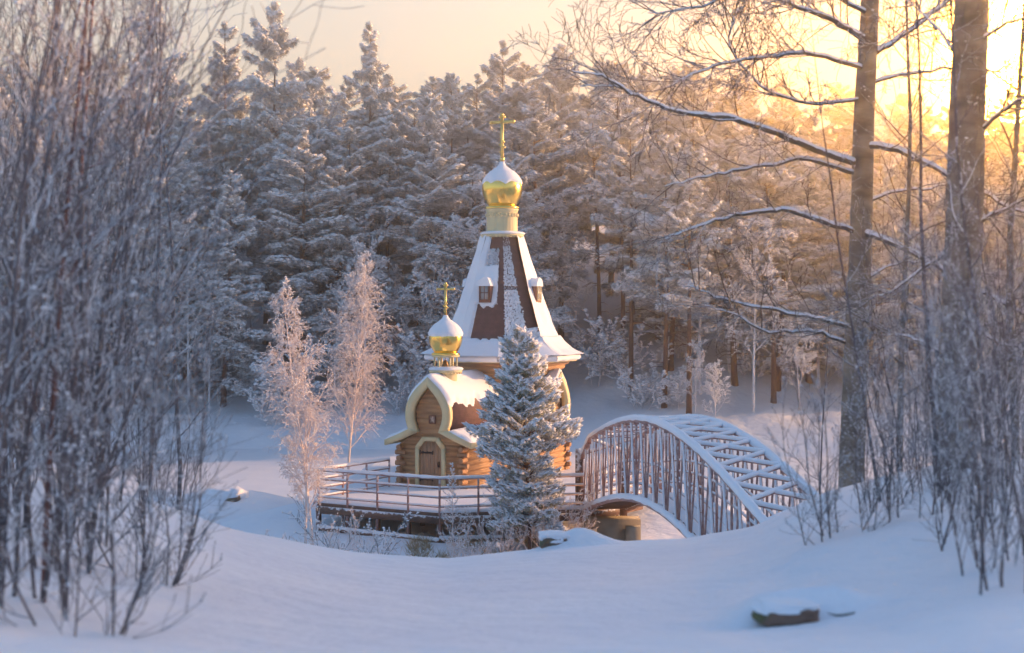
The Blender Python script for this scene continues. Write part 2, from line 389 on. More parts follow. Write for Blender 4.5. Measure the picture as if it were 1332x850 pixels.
for z in (1.32, .38):
    h = Geo(); box(h, (-.17, y0 - .10, z), (.50, .03, .045)); box(h, (.09, y0 - .10, z), (.035, .032, .13)); box(h, (-.40, y0 - .10, z), (.04, .034, .15))
    for a in (-.30, -.12): box(h, (a, y0 - .101, z), (.06, .03, .075), M=Matrix.Rotation(R(45), 3, 'Y'))
    h.build('hinge', M['iron'], door)
h = Geo(); lathe(h, [(.02, -.02), (.05, 0), (.02, .02)], 10, c=(.33, y0 - .14, .92)); box(h, (.33, y0 - .10, .92), (.07, .03, .2)); tube(h, [(.33, y0 - .12, .99), (.33, y0 - .19, .96), (.33, y0 - .19, .88), (.33, y0 - .12, .85)], .014, 6)
h.build('handle', M['iron'], door)
g = Geo()
for a, b in (((0, .13), (.26, .035)), ((0, -.13), (.26, .035))): box(g, (.07, y0 - .09, 2.48 + a[1]), (b[0], .05, b[1]))
for s in (-1, 1): box(g, (.07 + s * .115, y0 - .088, 2.48), (.035, .05, .225))
ic = g.build('icon_frame', M['wframe'], ch); g = Geo(); box(g, (.07, y0 - .075, 2.48), (.2, .03, .23)); g.build('icon_panel', M['icon'], ic)

# tent roof
TP = [(2.98, 4.44), (2.52, 4.66), (2.18, 4.92), (1.98, 5.2), (1.80, 5.7), (1.46, 6.7), (1.14, 7.7), (.68, 9.14)]
TZ = [p[1] for p in TP]; TR = [p[0] for p in TP]
def rr(z): return interp(z, TZ, TR)
g = Geo(); V = []
for r_, z in [(2.9, 4.40)] + TP: V += [(a, b, z) for a, b in octo(r_)]
nn = len(TP) + 1
g.add(V, [[i * 8 + j, i * 8 + (j + 1) % 8, (i + 1) * 8 + (j + 1) % 8, (i + 1) * 8 + j] for i in range(nn - 1) for j in range(8)]); g.add(V[:8], [list(range(8))[::-1]]); g.add(V[-8:], [list(range(8))])
tent = g.build('tent_roof', M['roof'], ch)
s = Geo(); cos8 = math.cos(R(22.5))
# face k centred on angle 45k-90 : k=0 front, 1 front-right, 2 right ...
def cover(k, u, z):
    n1 = nz(u * 3 + k * 7, z * 3, 1); n2 = nz(u * 7 + k, z * 12, 4); n3 = nz(u * 22, z * 26, k)
    if k == 0:
        if 5.15 + .12 * n1 + .05 * n2 < z < 6.45 + .15 * n1 and u > -.62 + .06 * n2: return -.1
        if u > .78 + .1 * n2 and z > 5.1 + .1 * n1: return -.1
        if z > 8.6 + .1 * n2: return -.1 if u > -.5 else .2
        if z > 7.95 and u > -.55: return n3 + .05 + .3 * n2
        return .3
    if k == 1:
        if z < 5.1: return .3
        if u < -.72 + .12 * n2: return -.1
        if u > .5 + .15 * n2 + (5.6 - z) * .12 and z > 5.6: return -.1
        if 7.05 < z < 7.2: return -.1 + .5 * n3
        return n3 * 1.2 + .32 - .25 * smoothstep(7, 8.6, z) + .5 * n2 - (.4 if z > 8.75 else 0)
    return .3 + .1 * n1
for k in range(8):
    a = R(45 * k - 90); c = (math.cos(a), math.sin(a)); t = (-c[1], c[0])
    def f(u, z):
        ap = rr(z) * cos8; hw = rr(z) * math.sin(R(22.5)); cv = cover(k, u, z)
        th = .02 if cv > 0 else -.03
        base = .22 - .06 * smoothstep(5, 7, z) + .04 * nz(u * 2 + k * 5, z * 1.5)
        if k in (0, 1) and z > 5: base *= (.5 + .5 * smoothstep(.4, 1, -u)) if k == 0 else (.3 + .7 * smoothstep(.5, 1, u))
        if cv > 0: th = base * smoothstep(0, .15, cv) + .012
        e = 1 + th * .9 / max(.4, hw) * .41
        zz = z + th * (.75 if z < 5.2 else .3)
        return (c[0] * (ap + th * .8) + t[0] * u * hw * e, c[1] * (ap + th * .8) + t[1] * u * hw * e, zz)
    zs = lin(4.44, 5.2, 14) + lin(5.23, 9.12, 130 if k in (0, 1) else 40)
    grid(s, f, lin(-1, 1, 56 if k in (0, 1) else 17), zs)
    # rounded snow lip on the eave
lip = []
for i in range(8):
    a, b = np.array(octo(2.93)[i]), np.array(octo(2.93)[(i + 1) % 8])
    pts = [(*(a + (b - a) * q), 4.50 + .03 * nz(i * 5 + q * 6, 2)) for q in lin(0, 1, 14)]
    tube(s, pts, [.12 + .03 * nz(i * 3 + q * 5, 8) for q in lin(0, 1, 14)], 8)
s.build('tent_snow', M['snow'], tent, smooth=True)
g = Geo()
for i in range(8):
    a, b = octo(2.86)[i], octo(2.86)[(i + 1) % 8]; beam(g, (*a, 4.38), (*b, 4.38), .06, .07)
g.build('eaves_board', M['trim'], tent)
# dormers
for k in (0, 2, 4, 6):
    th = R(45 * k); zb = 6.58; yb = -rr(zb) * cos8 - .16
    X = lambda p: xf(p, th)
    g = Geo(); prof = [(-.24, zb), (.24, zb), (.24, zb + .62)] + [(.24 * math.cos(q), zb + .62 + .24 * math.sin(q)) for q in lin(.3, math.pi - .3, 7)] + [(-.24, zb + .62)]
    V = [X((a, yb, b)) for a, b in prof] + [X((a, yb + .95, b)) for a, b in prof]; n = len(prof)
    g.add(V, [list(range(n))]); g.add(V, [[i + n, (i + 1) % n + n, (i + 1) % n, i] for i in range(n)])
    d = g.build('dormer', M['wframe'], ch)
    g = Geo(); box(g, X((0, yb - .012, zb + .37)), (.32 if k % 4 == 0 else .02, .02 if k % 4 == 0 else .32, .52)); g.build('pane', M['glass'], d)
    g = Geo()
    for zz in (zb + .10, zb + .37, zb + .64): tube(g, [X((-.17, yb - .03, zz)), X((.17, yb - .03, zz))], .018, 4)
    for xx in (-.17, 0, .17): tube(g, [X((xx, yb - .03, zb + .1)), X((xx, yb - .03, zb + .64))], .018, 4)
    g.build('window_frame', M['trim'] if k == 2 else M['wframe'], d)
    g = Geo()
    def f(u, v):
        q = math.pi / 2 * (1 - u); w = .27 + .05 * nz(u * 2, v * 3, k)
        return X((w * math.cos(q) * 1.05, yb - .06 + v * .95, zb + .60 + (w + .06) * math.sin(q) * (1 if abs(u) < .98 else .8) + .02))
    grid(g, f, lin(-1, 1, 17), lin(0, 1, 12)); 
    V = [f(u, 0) for u in lin(-1, 1, 17)]; g.add(V, [list(range(17))])
    g.build('dormer_snow', M['snow'], d, smooth=True)

# drum, domes, crosses
def onion(cx, cy, z0, s, name, capz, wav, seed):
    prof = catmull([(.50, 0), (.60, .12), (.74, .42), (.78, .70), (.72, .98), (.52, 1.25), (.28, 1.42), (.12, 1.56), (.05, 1.72)], 4)
    prof = [(a * s, b * s) for a, b in prof]
    g = Geo(); lathe(g, prof, 48, c=(cx, cy, z0)); d = g.build(name, M['gold'], ch, smooth=True)
    g = Geo(); pz = [p[1] for p in prof]; pr = [p[0] for p in prof]
    def f(u, v):
        lo = capz * s + wav * abs(math.sin(u * 4 + seed)) ** .7 + .03 * nz(u * 3, seed); z = lo + v * (1.70 * s - lo)
        th = .045 * smoothstep(0, .08, v) - .012
        return (cx + (interp(z, pz, pr) + th) * math.cos(u), cy + (interp(z, pz, pr) + th) * math.sin(u), z0 + z + th)
    grid(g, f, lin(0, 2 * math.pi, 73), lin(0, 1, 30)); g.build('dome_snow', M['snow'], d, smooth=True)
    g = Geo(); lathe(g, [(.56 * s, -.12 * s), (.66 * s, -.10 * s), (.66 * s, -.03 * s), (.54 * s, .02 * s)], 40, c=(cx, cy, z0)); g.build('dome_collar', M['gold'], d, smooth=True)
def cross(cx, cy, z0, h):
    g = Geo(); k = h / 2.0
    def bx(x, z, w, hh, rot=0): box(g, (cx + x * k, cy, z0 + z * k), (w * k, .07 * k, hh * k), M=Matrix.Rotation(rot, 3, 'Y') if rot else None)
    bx(0, .98, .11, 1.92); bx(0, 1.66, .94, .11); bx(0, .74, .30, .07, R(28))
    def ball(x, z, r): lathe(g, [(.004, -r * k), (r * .7 * k, -r * .7 * k), (r * k, 0), (r * .7 * k, r * .7 * k), (.004, r * k)], 12, c=(cx + x * k, cy, z0 + z * k))
    ball(0, .22, .10); ball(0, .74, .07); ball(0, 1.95, .075); ball(-.08, 1.86, .06); ball(.08, 1.86, .06)
    for s_ in (-1, 1): ball(s_ * .48, 1.66, .07)
    ball(-.07, .50, .045); ball(.07, .90, .045)
    g.build('cross', M['goldm'], ch)
def ringz(g, cx, cy, z, r, n, gsnow):
    lathe(g, [(r * .75, -.10), (r * .98, -.04), (r, .02), (r * .8, .05)], 40, c=(cx, cy, z))
    for i in range(n):
        a = 2 * math.pi * i / n; box(g, (cx + r * .93 * math.cos(a), cy + r * .93 * math.sin(a), z - .075), (.05, .05, .06), rz=a)
    lathe(gsnow, [(r * .7, .03), (r * 1.0, .03), (r * 1.04, .07), (r * .95, .12), (r * .72, .15)], 40, c=(cx, cy, z), fn=lambda a, z: 1 + .03 * math.sin(a * 5))
# main drum
g = Geo(); lathe(g, [(.58, 9.2), (.58, 10.08), (.62, 10.12), (.64, 10.2), (.5, 10.24)], 96, fn=lambda a, z: 1 + .035 * (abs(math.sin(a * 14)) ** .5 if z < 10.1 else 0))
for i in range(28):
    a = 2 * math.pi * i / 28; lathe(g, [(.004, -.03), (.045, 0), (.05, .10), (.004, .12)], 8, c=(.60 * math.cos(a), .60 * math.sin(a), 9.90))
dm = g.build('drum', M['trim'], ch); g = Geo(); sn = Geo(); ringz(g, 0, 0, 9.18, .84, 36, sn); g.build('drum_ring', M['trim'], dm); sn.build('ring_snow', M['snow'], dm, smooth=True)
onion(0, 0, 10.30, 1.0, 'main_dome', .78, .13, .6); cross(0, 0, 11.9, 2.0)
# belfry
by = -4.7
g = Geo(); lathe(g, [(.40, 3.3), (.40, 4.02), (.46, 4.1), (.4, 4.14)], 72, c=(0, by, 0), fn=lambda a, z: 1 + .04 * (abs(math.sin(a * 10)) ** .5 if z < 4 else 0))
bf = g.build('belfry_base', M['trim'], ch); g = Geo(); sn = Geo(); ringz(g, 0, by, 4.14, .60, 26, sn); g.build('drum_ring', M['trim'], bf); sn.build('ring_snow', M['snow'], bf, smooth=True)
for i in range(6):
    a = R(60 * i + 20); g = Geo(); box(g, (.40 * math.cos(a), by + .40 * math.sin(a), 4.44), (.06, .06, .44), rz=a); g.build('belfry_post', M['trim'], bf)
g = Geo(); lathe(g, [(.45, 4.62), (.5, 4.64), (.5, 4.70), (.38, 4.74)], 40, c=(0, by, 0)); g.build('belfry_cornice', M['trim'], bf, smooth=True)
g = Geo(); lathe(g, [(.15, 0), (.12, .05), (.09, .14), (.07, .2), (.02, .24)], 20, c=(-.02, by, 4.28)); tube(g, [(-.02, by, 4.5), (-.02, by, 4.63)], .012, 5); g.build('bell', M['bell'], bf, smooth=True)
onion(0, by, 4.78, .77, 'belfry_dome', .72, .03, 2.0); cross(0, by, 5.92, 1.36)

# ------------------------------------------------------------------ deck with railing
dk = empty('wooden_deck', (-2.2, 44.3, .8), 0, 'snow covered timber deck with rails round the church', 'deck')
def DL(p): return (p[0] + 2.2, p[1] - 44.3, p[2] - .8)
DP = [(-2.25, 44.2), (2.55, 45.1), (4.3, 47.5), (5.2, 53), (4.6, 60), (-5.5, 60), (-6.2, 52), (-6.35, 46.6)]
def edge_pts(a, b, n): return [(a[0] + (b[0] - a[0]) * i / n, a[1] + (b[1] - a[1]) * i / n) for i in range(n + 1)]
g = Geo(); top = [DL((*p, 1.80)) for p in DP]; bot = [DL((*p, 1.66)) for p in DP]; n = len(DP)
g.add(top + bot, [list(range(n)), [n + n - 1 - i for i in range(n)]]); g.add(top + bot, [[i, i + n, (i + 1) % n + n, (i + 1) % n] for i in range(n)])
g.build('deck_boards', M['plank'], dk)
g = Geo(); DPi = poly_off(DP, -.03)
rings = [(DPi, 1.80), (poly_off(DP, -.0), 1.83), (poly_off(DP, -.06), 1.89), (poly_off(DP, -.25), 1.92)]
V = [DL((p[0], p[1], z)) for pl, z in rings for p in pl]
g.add(V, [[i * n + j, i * n + (j + 1) % n, (i + 1) * n + (j + 1) % n, (i + 1) * n + j] for i in range(3) for j in range(n)]); g.add(V[-n:], [list(range(n))])
g.build('deck_snow', M['snow'], dk, smooth=False)
for a, b in ((DP[0], DP[1]), (DP[0], DP[7]), (DP[7], DP[6]), (DP[1], DP[2])):
    g = Geo(); d = np.array(b) - np.array(a); d = d / np.linalg.norm(d); nn_ = np.array([d[1], -d[0]]) * (.05 if (np.cross(d, np.array([-.5, 50]) - np.array(a)) > 0) else -.05)
    beam(g, DL((a[0] + nn_[0], a[1] + nn_[1], 1.58)), DL((b[0] + nn_[0], b[1] + nn_[1], 1.58)), .07, .24); g.build('edge_beam', M['plank'], dk)
rs = np.random.RandomState(4)
def rail_run(a, b, cnt):
    P = edge_pts(a, b, cnt)
    for i, (x, y) in enumerate(P[:-1]):
        g = Geo(); box(g, DL((x, y, 1.85)), (.065, .065, 2.0)); 
        pst = g.build('railing_post', M['steel'], dk)
        g = Geo(); blobs(g, [DL((x, y, 2.9))], [.06], rs); g.build('snow_cap', M['snow'], pst, smooth=True)
    for z, th in ((2.86, .06), (2.56, .035), (2.27, .035), (1.98, .03)):
        g = Geo(); beam(g, DL((*a, z)), DL((*b, z)), .07 if z > 2.8 else .035, th)
        rl = g.build('rail', M['steel'], dk); g = Geo(); m = cnt * 6
        pp = [DL((a[0] + (b[0] - a[0]) * i / m, a[1] + (b[1] - a[1]) * i / m, z + .045 + .01 * nz(i * .7, z))) for i in range(m + 1)]
        tube(g, pp, [(.055 if z > 2.8 else .028) * (1 + .35 * nz(i * .9, z * 3)) for i in range(m + 1)], 7); g.build('rail_snow', M['snow'], rl, smooth=True)
rail_run(DP[0], DP[1], 4); rail_run(DP[7], DP[0], 4); rail_run((-4.3, 49.8), DP[7], 3); rail_run(DP[1], DP[2], 2)
for (x, y) in edge_pts(DP[7], DP[0], 4) + edge_pts(DP[0], DP[1], 4)[1:] + [(-3, 47.5), (0, 47.5), (2.4, 48)]:
    g = Geo(); tube(g, [DL((x, y + .15, .4)), DL((x, y + .15, 1.66))], .09, 8); g.build('stilt', M['plank'], dk)
for a, b in ((DP[7], DP[0]), (DP[0], DP[1])):
    g = Geo(); tube(g, [DL((a[0], a[1] - .1, .98)), DL((b[0], b[1] - .1, .92))], .07, 8); lg = g.build('lower_log', M['plank'], dk)
    g = Geo(); tube(g, [DL((a[0] + (b[0] - a[0]) * t, a[1] + (b[1] - a[1]) * t - .1, 1.06 - .06 * t)) for t in lin(0, 1, 20)], [.055 + .015 * nz(i * .8) for i in range(20)], 7); g.build('log_snow', M['snow'], lg, smooth=True)

# ------------------------------------------------------------------ bridge
br = empty('arched_footbridge', (3.5, 36, 2.0), 0, 'arched steel truss footbridge thick with snow beside the church', 'bridge')
B0 = np.array([2.25, 45.2]); B1 = np.array([4.9, 25.6]); bd = (B1 - B0) / np.linalg.norm(B1 - B0); bn = np.array([-bd[1], bd[0]]); BW = 1.45
def BP(t, side, up, dz=0):       # side 0 near(left) truss, 1 far truss
    q = B0 + (B1 - B0) * t + bn * BW * side
    z = 1.74 + 1.45 * math.sin(math.pi * min(1, max(0, t))) ** 1.0 + (2.12 * up) + dz
    if up > .6 and t < .06: z -= (.06 - t) * 6 * (up - .6) / .4
    return (q[0] - 3.5, q[1] - 36, z - 2.0)
NP = 18
def snowtube(pts, r, name, parent, n=7, off=None, amp=.3, seed=0):
    g = Geo(); m = len(pts)
    tube(g, [(p[0], p[1], p[2] + (off or r)) for p in pts], [r * (1 + amp * nz(i * .8, seed)) for i in range(m)], n); return g.build(name, M['snow'], parent, smooth=True)
for side in (0, 1):
    for up in (1, 0):
        pts = [BP(t, side, up) for t in lin(0, 1, 61)]
        g = Geo(); tube(g, pts, .075, 10); c = g.build('arch_chord', M['steel'], br, smooth=True); snowtube(pts, .095, 'chord_snow', c, 9, .055, .22, side * 3 + up)
    for i in range(NP + 1):
        t = i / NP; a, b = BP(t, side, 0), BP(t, side, 1)
        g = Geo(); beam(g, a, b, .05, .05); beam(g, BP(t, side, 1, -.12), BP(t, side, 1, .10), .11, .11); v = g.build('truss_post', M['steel'], br)
    for i in range(NP):
        t0, t1 = i / NP, (i + 1) / NP; mid = (t0 + t1) / 2
        for (ta, tb) in ((t0, mid), (t1, mid)):
            a, b = BP(ta + (.004 if ta == t0 else -.004), side, 0), BP(tb, side, 1)
            g = Geo(); beam(g, a, b, .04, .04); v = g.build('diagonal', M['steel'], br)
            g = Geo(); a2, b2 = np.array(a), np.array(b); dd = np.array([-.025, -.02, .02]) if ta == t1 else np.array([.02, .01, .02])
            m = 12
            tube(g, [a2 + (b2 - a2) * q + dd for q in lin(.03, .97, m)], [.026 * (1 + .5 * nz(q * 9, i * 3, side)) if ta == t1 else .014 * (1 + .9 * nz(q * 9, i * 3, side)) for q in lin(0, 1, m)], 5)
            g.build('diagonal_snow', M['snow'], v, smooth=True)
    for h in (.20, .34, .48):
        pts = [BP(t, side, h) for t in lin(0, 1, 46)]; pts = [(p[0] + bn[0] * .12 * (1 - 2 * side), p[1] + bn[1] * .12 * (1 - 2 * side), p[2]) for p in pts]
        g = Geo(); tube(g, pts, .02, 5); c = g.build('handrail', M['steel'], br); snowtube(pts, .03, 'handrail_snow', c, 5, .028, .6, h * 30 + side)
for i in range(NP):
    t0, t1 = i / NP, (i + 1) / NP
    for s in (0, 1):
        a, b = BP(t0, s, 1, .02 + .012 * s), BP(t1, 1 - s, 1, .02 + .012 * s)
        g = Geo(); beam(g, a, b, .045, .045); v = g.build('roof_brace', M['steel'], br)
        A, Bb = np.array(a), np.array(b); snowtube([A + (Bb - A) * q for q in lin(.03, .97, 12)], .05, 'brace_snow', v, 7, .045, .3, i * 2 + s)
g = Geo()
for i in range(60):
    t = (i + .5) / 60; a = BP(t, 0, 0, .06); b = BP(t, 1, 0, .06); beam(g, a, b, .25, .05)
dkk = g.build('bridge_deck', M['plank'], br)
g = Geo(); grid(g, lambda u, t: tuple(np.array(BP(t, u, 0, .12 + .05 * nz(u * 3, t * 30)))), lin(.06, .94, 7), lin(0, 1, 70)); g.build('bridge_deck_snow', M['snow'], dkk, smooth=True)
for s in (0, 1):
    g = Geo(); a = BP(0, s, 0); beam(g, (a[0] - .12, a[1] + .1, a[2] - .6), (a[0] - .12, a[1] + .1, a[2] + 1.95), .22, .22); g.build('end_post', M['plank'], br)
ab = empty('concrete_abutment', (3.1, 44.0, .5), 0, 'pale concrete abutment under the church end of the bridge', 'abutment')
g = Geo(); box(g, (0, 0.3, .62), (1.75, .8, 1.05)); g.build('abutment_block', M['concrete'], ab); g = Geo(); box(g, (-.75, -.35, .45), (.5, .45, .9)); g.build('abutment_pier', M['concrete'], ab); g = Geo(); box(g, (.62, -.28, .5), (.45, .34, .95)); g.build('abutment_pier', M['concrete'], ab)
# ------------------------------------------------------------------ pines
def rvec(rs, s): return rs.normal(size=3) * s
def pine(name, seed, Ht, z0, wid, fine=1.0, nw=24, lumps=105, size=.165, needle='needle', dead=True, droop=.25, flat=.62, top=.35, young=False):
    rs = np.random.RandomState(seed)
    root = empty(name, (0, 0, 0))
    ph = rs.uniform(0, 6); bend = rs.uniform(-.35, .35, 2) * Ht / 18
    def axis_(z): t = z / Ht; return np.array([bend[0] * math.sin(t * 3 + ph), bend[1] * math.sin(t * 2.5 + ph), z])
    g = Geo(); r0 = Ht * .0105
    tube(g, [axis_(z) for z in lin(-.6, Ht, 16)], [r0 * (1 - .93 * max(0, q)) + (.35 * r0 if q < .02 else 0) for q in lin(-.02, 1, 16)], 9)
    LP, LS, NP_, NS, ND, LA = [], [], [], [], [], []
    for i in range(nw):
        q = i / (nw - 1); z = z0 + (Ht * .985 - z0) * q ** .92 + rs.uniform(-.3, .3) * (q < .95)
        prof = 1.1 * (1 - q) ** .68 * (.55 + .45 * min(1, (q + .1) / .35)) * (.95 + .12 * math.sin(q * 9 + ph))
        if young: prof = min(1, (1.03 - q) / .62) ** .85 * (1 - .3 * max(0, (.3 - q) / .3)) * (.92 + .1 * math.sin(q * 14 + ph))
        for b in range(rs.randint(3, 6) + (3 if young else 0) if q < .9 else 3):
            az = rs.uniform(0, 2 * math.pi); L = wid * (prof + top * .12) * (rs.uniform(.55, 1.25) if young else rs.uniform(.55, 1.25))
            if rs.rand() < .1: L *= .5
            d = np.array([math.cos(az), math.sin(az), 0]); z += rs.uniform(-.35, .35) * (0 if young or q > .9 else 1); o = axis_(z); rise = rs.uniform(.0, .5) + .7 * q
            sag = droop * (1.3 - q) * rs.uniform(.6, 1.3)
            path = [o + d * L * s + np.array([0, 0, L * (rise * s - sag * s * s)]) + rvec(rs, .02 * L) * (s > 0) for s in (0, .3, .6, .85, 1)]
            tube(g, path, [max(.012, .022 * L * k) for k in (1, .75, .5, .3, .15)], 4, cap=False)
            k = int(lumps * fine * (.35 + L / wid)); s = rs.beta(2.0, 1.3, k) * .95 + .1
            lat = np.array([-d[1], d[0], 0]); w = L * .34 * np.sin(np.clip(s, 0, 1) * 2.6 + .25)
            off = rs.uniform(-1, 1, k)
            px = np.array([np.interp(s, (0, .3, .6, .85, 1.1), [p[c] for p in path]) for c in range(3)]).T
            P = px + lat * (off * w)[:, None] + np.stack([np.zeros(k)] * 2 + [-.12 * L * off ** 2 + rs.uniform(-.12, .12, k) * (.3 + L * .12)], 1)
            S = size * rs.uniform(.45, 1.15, k) * (.8 + .2 * L / wid)
            keep = rs.rand(k) < .86
            LP.append(P[keep] + np.array([0, 0, .10 * size / .3])); LS.append(S[keep]); LA.append(np.full(keep.sum(), az))
            NP_.append(P); NS.append(S * 1.25); ND.append(np.tile(d * .5 + np.array([0, 0, -.15]), (k, 1)))
            under = rs.rand(k) < .55; NP_.append(P[under] - np.array([0, 0, .28 * size / .3])); NS.append(S[under] * 1.1); ND.append(np.tile(np.array([0, 0, -.2]), (under.sum(), 1)))
    if dead:
        for i in range(14):
            z = rs.uniform(z0 * .35, z0 * 1.05); az = rs.uniform(0, 6.3); L = wid * rs.uniform(.25, .6); d = np.array([math.cos(az), math.sin(az), 0])
            o = axis_(z); tube(g, [o, o + d * L * .5 + [0, 0, .05], o + d * L + [0, 0, -.2 * L]], [.03, .02, .008], 4, cap=False)
    g.build('trunk', M['pinebark'], root, smooth=True)
    c = Geo(); blobs(c, np.concatenate(LP), np.concatenate(LS), rs, flat, 0, .3, np.concatenate(LA), 1.6 if young else 1.1, .5 if young else .12); spikes(c, np.concatenate(NP_), np.concatenate(NS) * (1 if young else 1.5), rs, 6, .22 if young else .16, 1, np.concatenate(ND), 1.0)
    c.build('crown', [M['lump'], M[needle]], root, smooth=False)
    return root
# ------------------------------------------------------------------ leafless trees and shrubs
def norm(v): return v / (np.linalg.norm(v) + 1e-9)
def grow(g, sg, p, d, L, r, depth, rs, o):
    n = max(3, int(o.get('seg', 5))); P = [np.array(p, float)]; d = norm(np.array(d, float)); D = []
    for i in range(n):
        d = norm(d + rvec(rs, o['wob']) + np.array([0, 0, o['up'][min(depth, len(o['up']) - 1)]]) / n); D.append(d); P.append(P[-1] + d * L / n)
    rad = [max(o['rmin'], r * (1 - .75 * i / n)) for i in range(n + 1)]
    tube(g, P, rad, o['sides'][min(depth, len(o['sides']) - 1)], o['mi'][min(depth, len(o['mi']) - 1)], cap=False)
    if sg is not None and depth >= o.get('sd', 1):
        for i in range(1, n + 1):
            if rs.rand() < o['snow']:
                sg[0].append(P[i] + np.array([0, 0, rad[i] + o['ss'] * .3])); sg[1].append(o['ss'] * rs.uniform(.5, 1.4))
    if depth >= o['depth']: return
    m = o['kids'][depth]
    for k in range(m):
        s = o['from'][min(depth, len(o['from']) - 1)]; s = s + (1 - s) * (k + rs.uniform(.1, .9)) / m
        i = min(n - 1, int(s * n)); f = s * n - i; q = P[i] * (1 - f) + P[i + 1] * f; t = D[i]
        a = rvec(rs, 1); a = norm(a - t * (a @ t)); an = R(o['ang'][min(depth, len(o['ang']) - 1)]) * rs.uniform(.7, 1.3)
        nd = norm(t * math.cos(an) + a * math.sin(an))
        grow(g, sg, q, nd, L * o['len'][min(depth, len(o['len']) - 1)] * (1.15 - o.get('tap', .6) * s) * rs.uniform(.7, 1.25), max(o['rmin'], r * .5 * (1.1 - .6 * s)), depth + 1, rs, o)
def bare_tree(name, seed, Ht, o, mats, r=None, lean=(0, 0)):
    rs = np.random.RandomState(seed); root = empty(name, (0, 0, 0)); g = Geo(); sg = [[], []]
    t = Geo(); n = 9; d = norm(np.array([lean[0], lean[1], 1.0])); P = [np.array([0, 0, -.3])]; D = []
    for i in range(n): d = norm(d + rvec(rs, .03)); D.append(d); P.append(P[-1] + d * Ht / n)
    r = r or Ht * .009; rad = [r * (1 - .9 * i / n) for i in range(n + 1)]
    tube(t, P, rad, 8, 0)
    t.build('trunk', mats, root, smooth=True)
    m = o['main']
    for k in range(m):
        s = o['z0'] + (1 - o['z0']) * (k + rs.rand()) / m; i = min(n - 1, int(s * n)); f = s * n - i; q = P[i] * (1 - f) + P[i + 1] * f
        az = k * 2.4 + rs.uniform(-.5, .5); an = R(o['mang']) * rs.uniform(.75, 1.25)
        nd = np.array([math.cos(az) * math.sin(an), math.sin(az) * math.sin(an), math.cos(an)])
        shape = o['shape'](s)
        grow(g, sg, q, nd, Ht * o['mlen'] * shape * rs.uniform(.7, 1.2), max(o['rmin'], rad[i] * .45), 1, rs, o)
    if sg[0]: blobs(g, sg[0], sg[1], rs, .7, 1)
    g.build('crown', [mats[-1] if isinstance(mats, list) else mats, M['lump']], root, smooth=False)
    return root
def shrub(name, seed, Ht, stems, o, m_=None, spread=.35, r=.016):
    rs = np.random.RandomState(seed); root = empty(name, (0, 0, 0))
    for k in range(stems):
        az = 2 * math.pi * (k + rs.rand()) / stems; sp = spread * rs.uniform(.2, 1.2); g = Geo(); sg = [[], []]
        b = np.array([math.cos(az), math.sin(az), 0]) * rs.uniform(.05, .35) * o.get('base', 1)
        grow(g, sg, b + np.array([0, 0, -.25]), (math.cos(az) * sp, math.sin(az) * sp, 1), Ht * rs.uniform(.6, 1.1), r * rs.uniform(.7, 1.5), 0, rs, o)
        if sg[0]: blobs(g, sg[0], sg[1], rs, .75, 1)
        g.build('stem', [m_ or M['stem'], M['lump']], root, smooth=False)
    return root
PR = [pine('snowy_pine', 1, 18, 5.0, 3.3), pine('snowy_pine', 2, 18, 3.4, 3.0, nw=24), pine('snowy_pine', 3, 18, 7.5, 3.4, nw=17),
      pine('snowy_pine', 4, 18, 2.2, 2.7, nw=27, droop=.4), pine('snowy_pine', 5, 18, 9.5, 3.0, nw=14, dead=True), pine('snowy_pine', 6, 18, 4.0, 3.7, nw=22, droop=.35)]
ob = dict(depth=3, main=16, z0=.25, mang=48, mlen=.34, shape=lambda s: 1.15 - .75 * s, wob=.10, up=[0, .15, -.1, -.3], rmin=.014, sides=[6, 4, 3, 3], mi=[0], kids=[0, 7, 5], ang=[40, 42, 45], len=[.5, .5, .5], snow=.5, ss=.07, seg=5)
ob['from'] = [.2, .25, .2]
FR = [bare_tree('frosted_tree', 11, 11, ob, M['frost']), bare_tree('frosted_tree', 12, 13, dict(ob, mang=58, main=14), M['frost']), bare_tree('frosted_tree', 13, 9, dict(ob, mang=35, main=18, mlen=.4), M['frost'])]
os_ = dict(depth=2, kids=[7, 5], wob=.09, up=[.1, .25, .2], rmin=.006, sides=[4, 3, 3], mi=[0], ang=[38, 42], len=[.42, .45], snow=.55, ss=.05, seg=6, sd=1); os_['from'] = [.15, .15]
US = [shrub('frosted_shrub', 21, 2.6, 8, dict(os_, rmin=.015, ss=.10, kids=[8, 4], base=2.5), M['frost'], .7, .03), shrub('frosted_shrub', 22, 3.6, 7, dict(os_, rmin=.015, ss=.12, kids=[9, 4], base=2.5), M['frost'], .5, .03),
      shrub('snowy_sapling', 23, 4.5, 3, dict(os_, rmin=.014, ss=.13, kids=[14, 5], ang=[62, 45]), M['frost'], .15, .03)]
for p in PR + FR + US: reg(p)
USED = set()
def put(proto, x, y, rz, sx=1, sz=1, z=None):
    if proto.name in USED: o = copy_tree(proto)
    else: o = proto; USED.add(proto.name)
    o.location = (x, y, (H(x, y) if z is None else z) - .05); o.rotation_euler = (0, 0, rz); o.scale = (sx, sx, sz); return o
ORD = ['first', 'second', 'third', 'fourth', 'fifth', 'sixth', 'seventh', 'eighth', 'ninth', 'tenth', 'eleventh', 'twelfth', 'thirteenth', 'fourteenth', 'fifteenth', 'sixteenth', 'seventeenth', 'eighteenth', 'nineteenth', 'twentieth'] 
ORD += ['twenty-' + w for w in ORD[:9]] + ['thirtieth'] + ['thirty-' + w for w in ORD[:9]] + ['fortieth'] + ['forty-' + w for w in ORD[:9]] + ['fiftieth'] + ['fifty-' + w for w in ORD[:9]]
rng = random.Random(5)
def px(x, y): return 666 + x * F / y
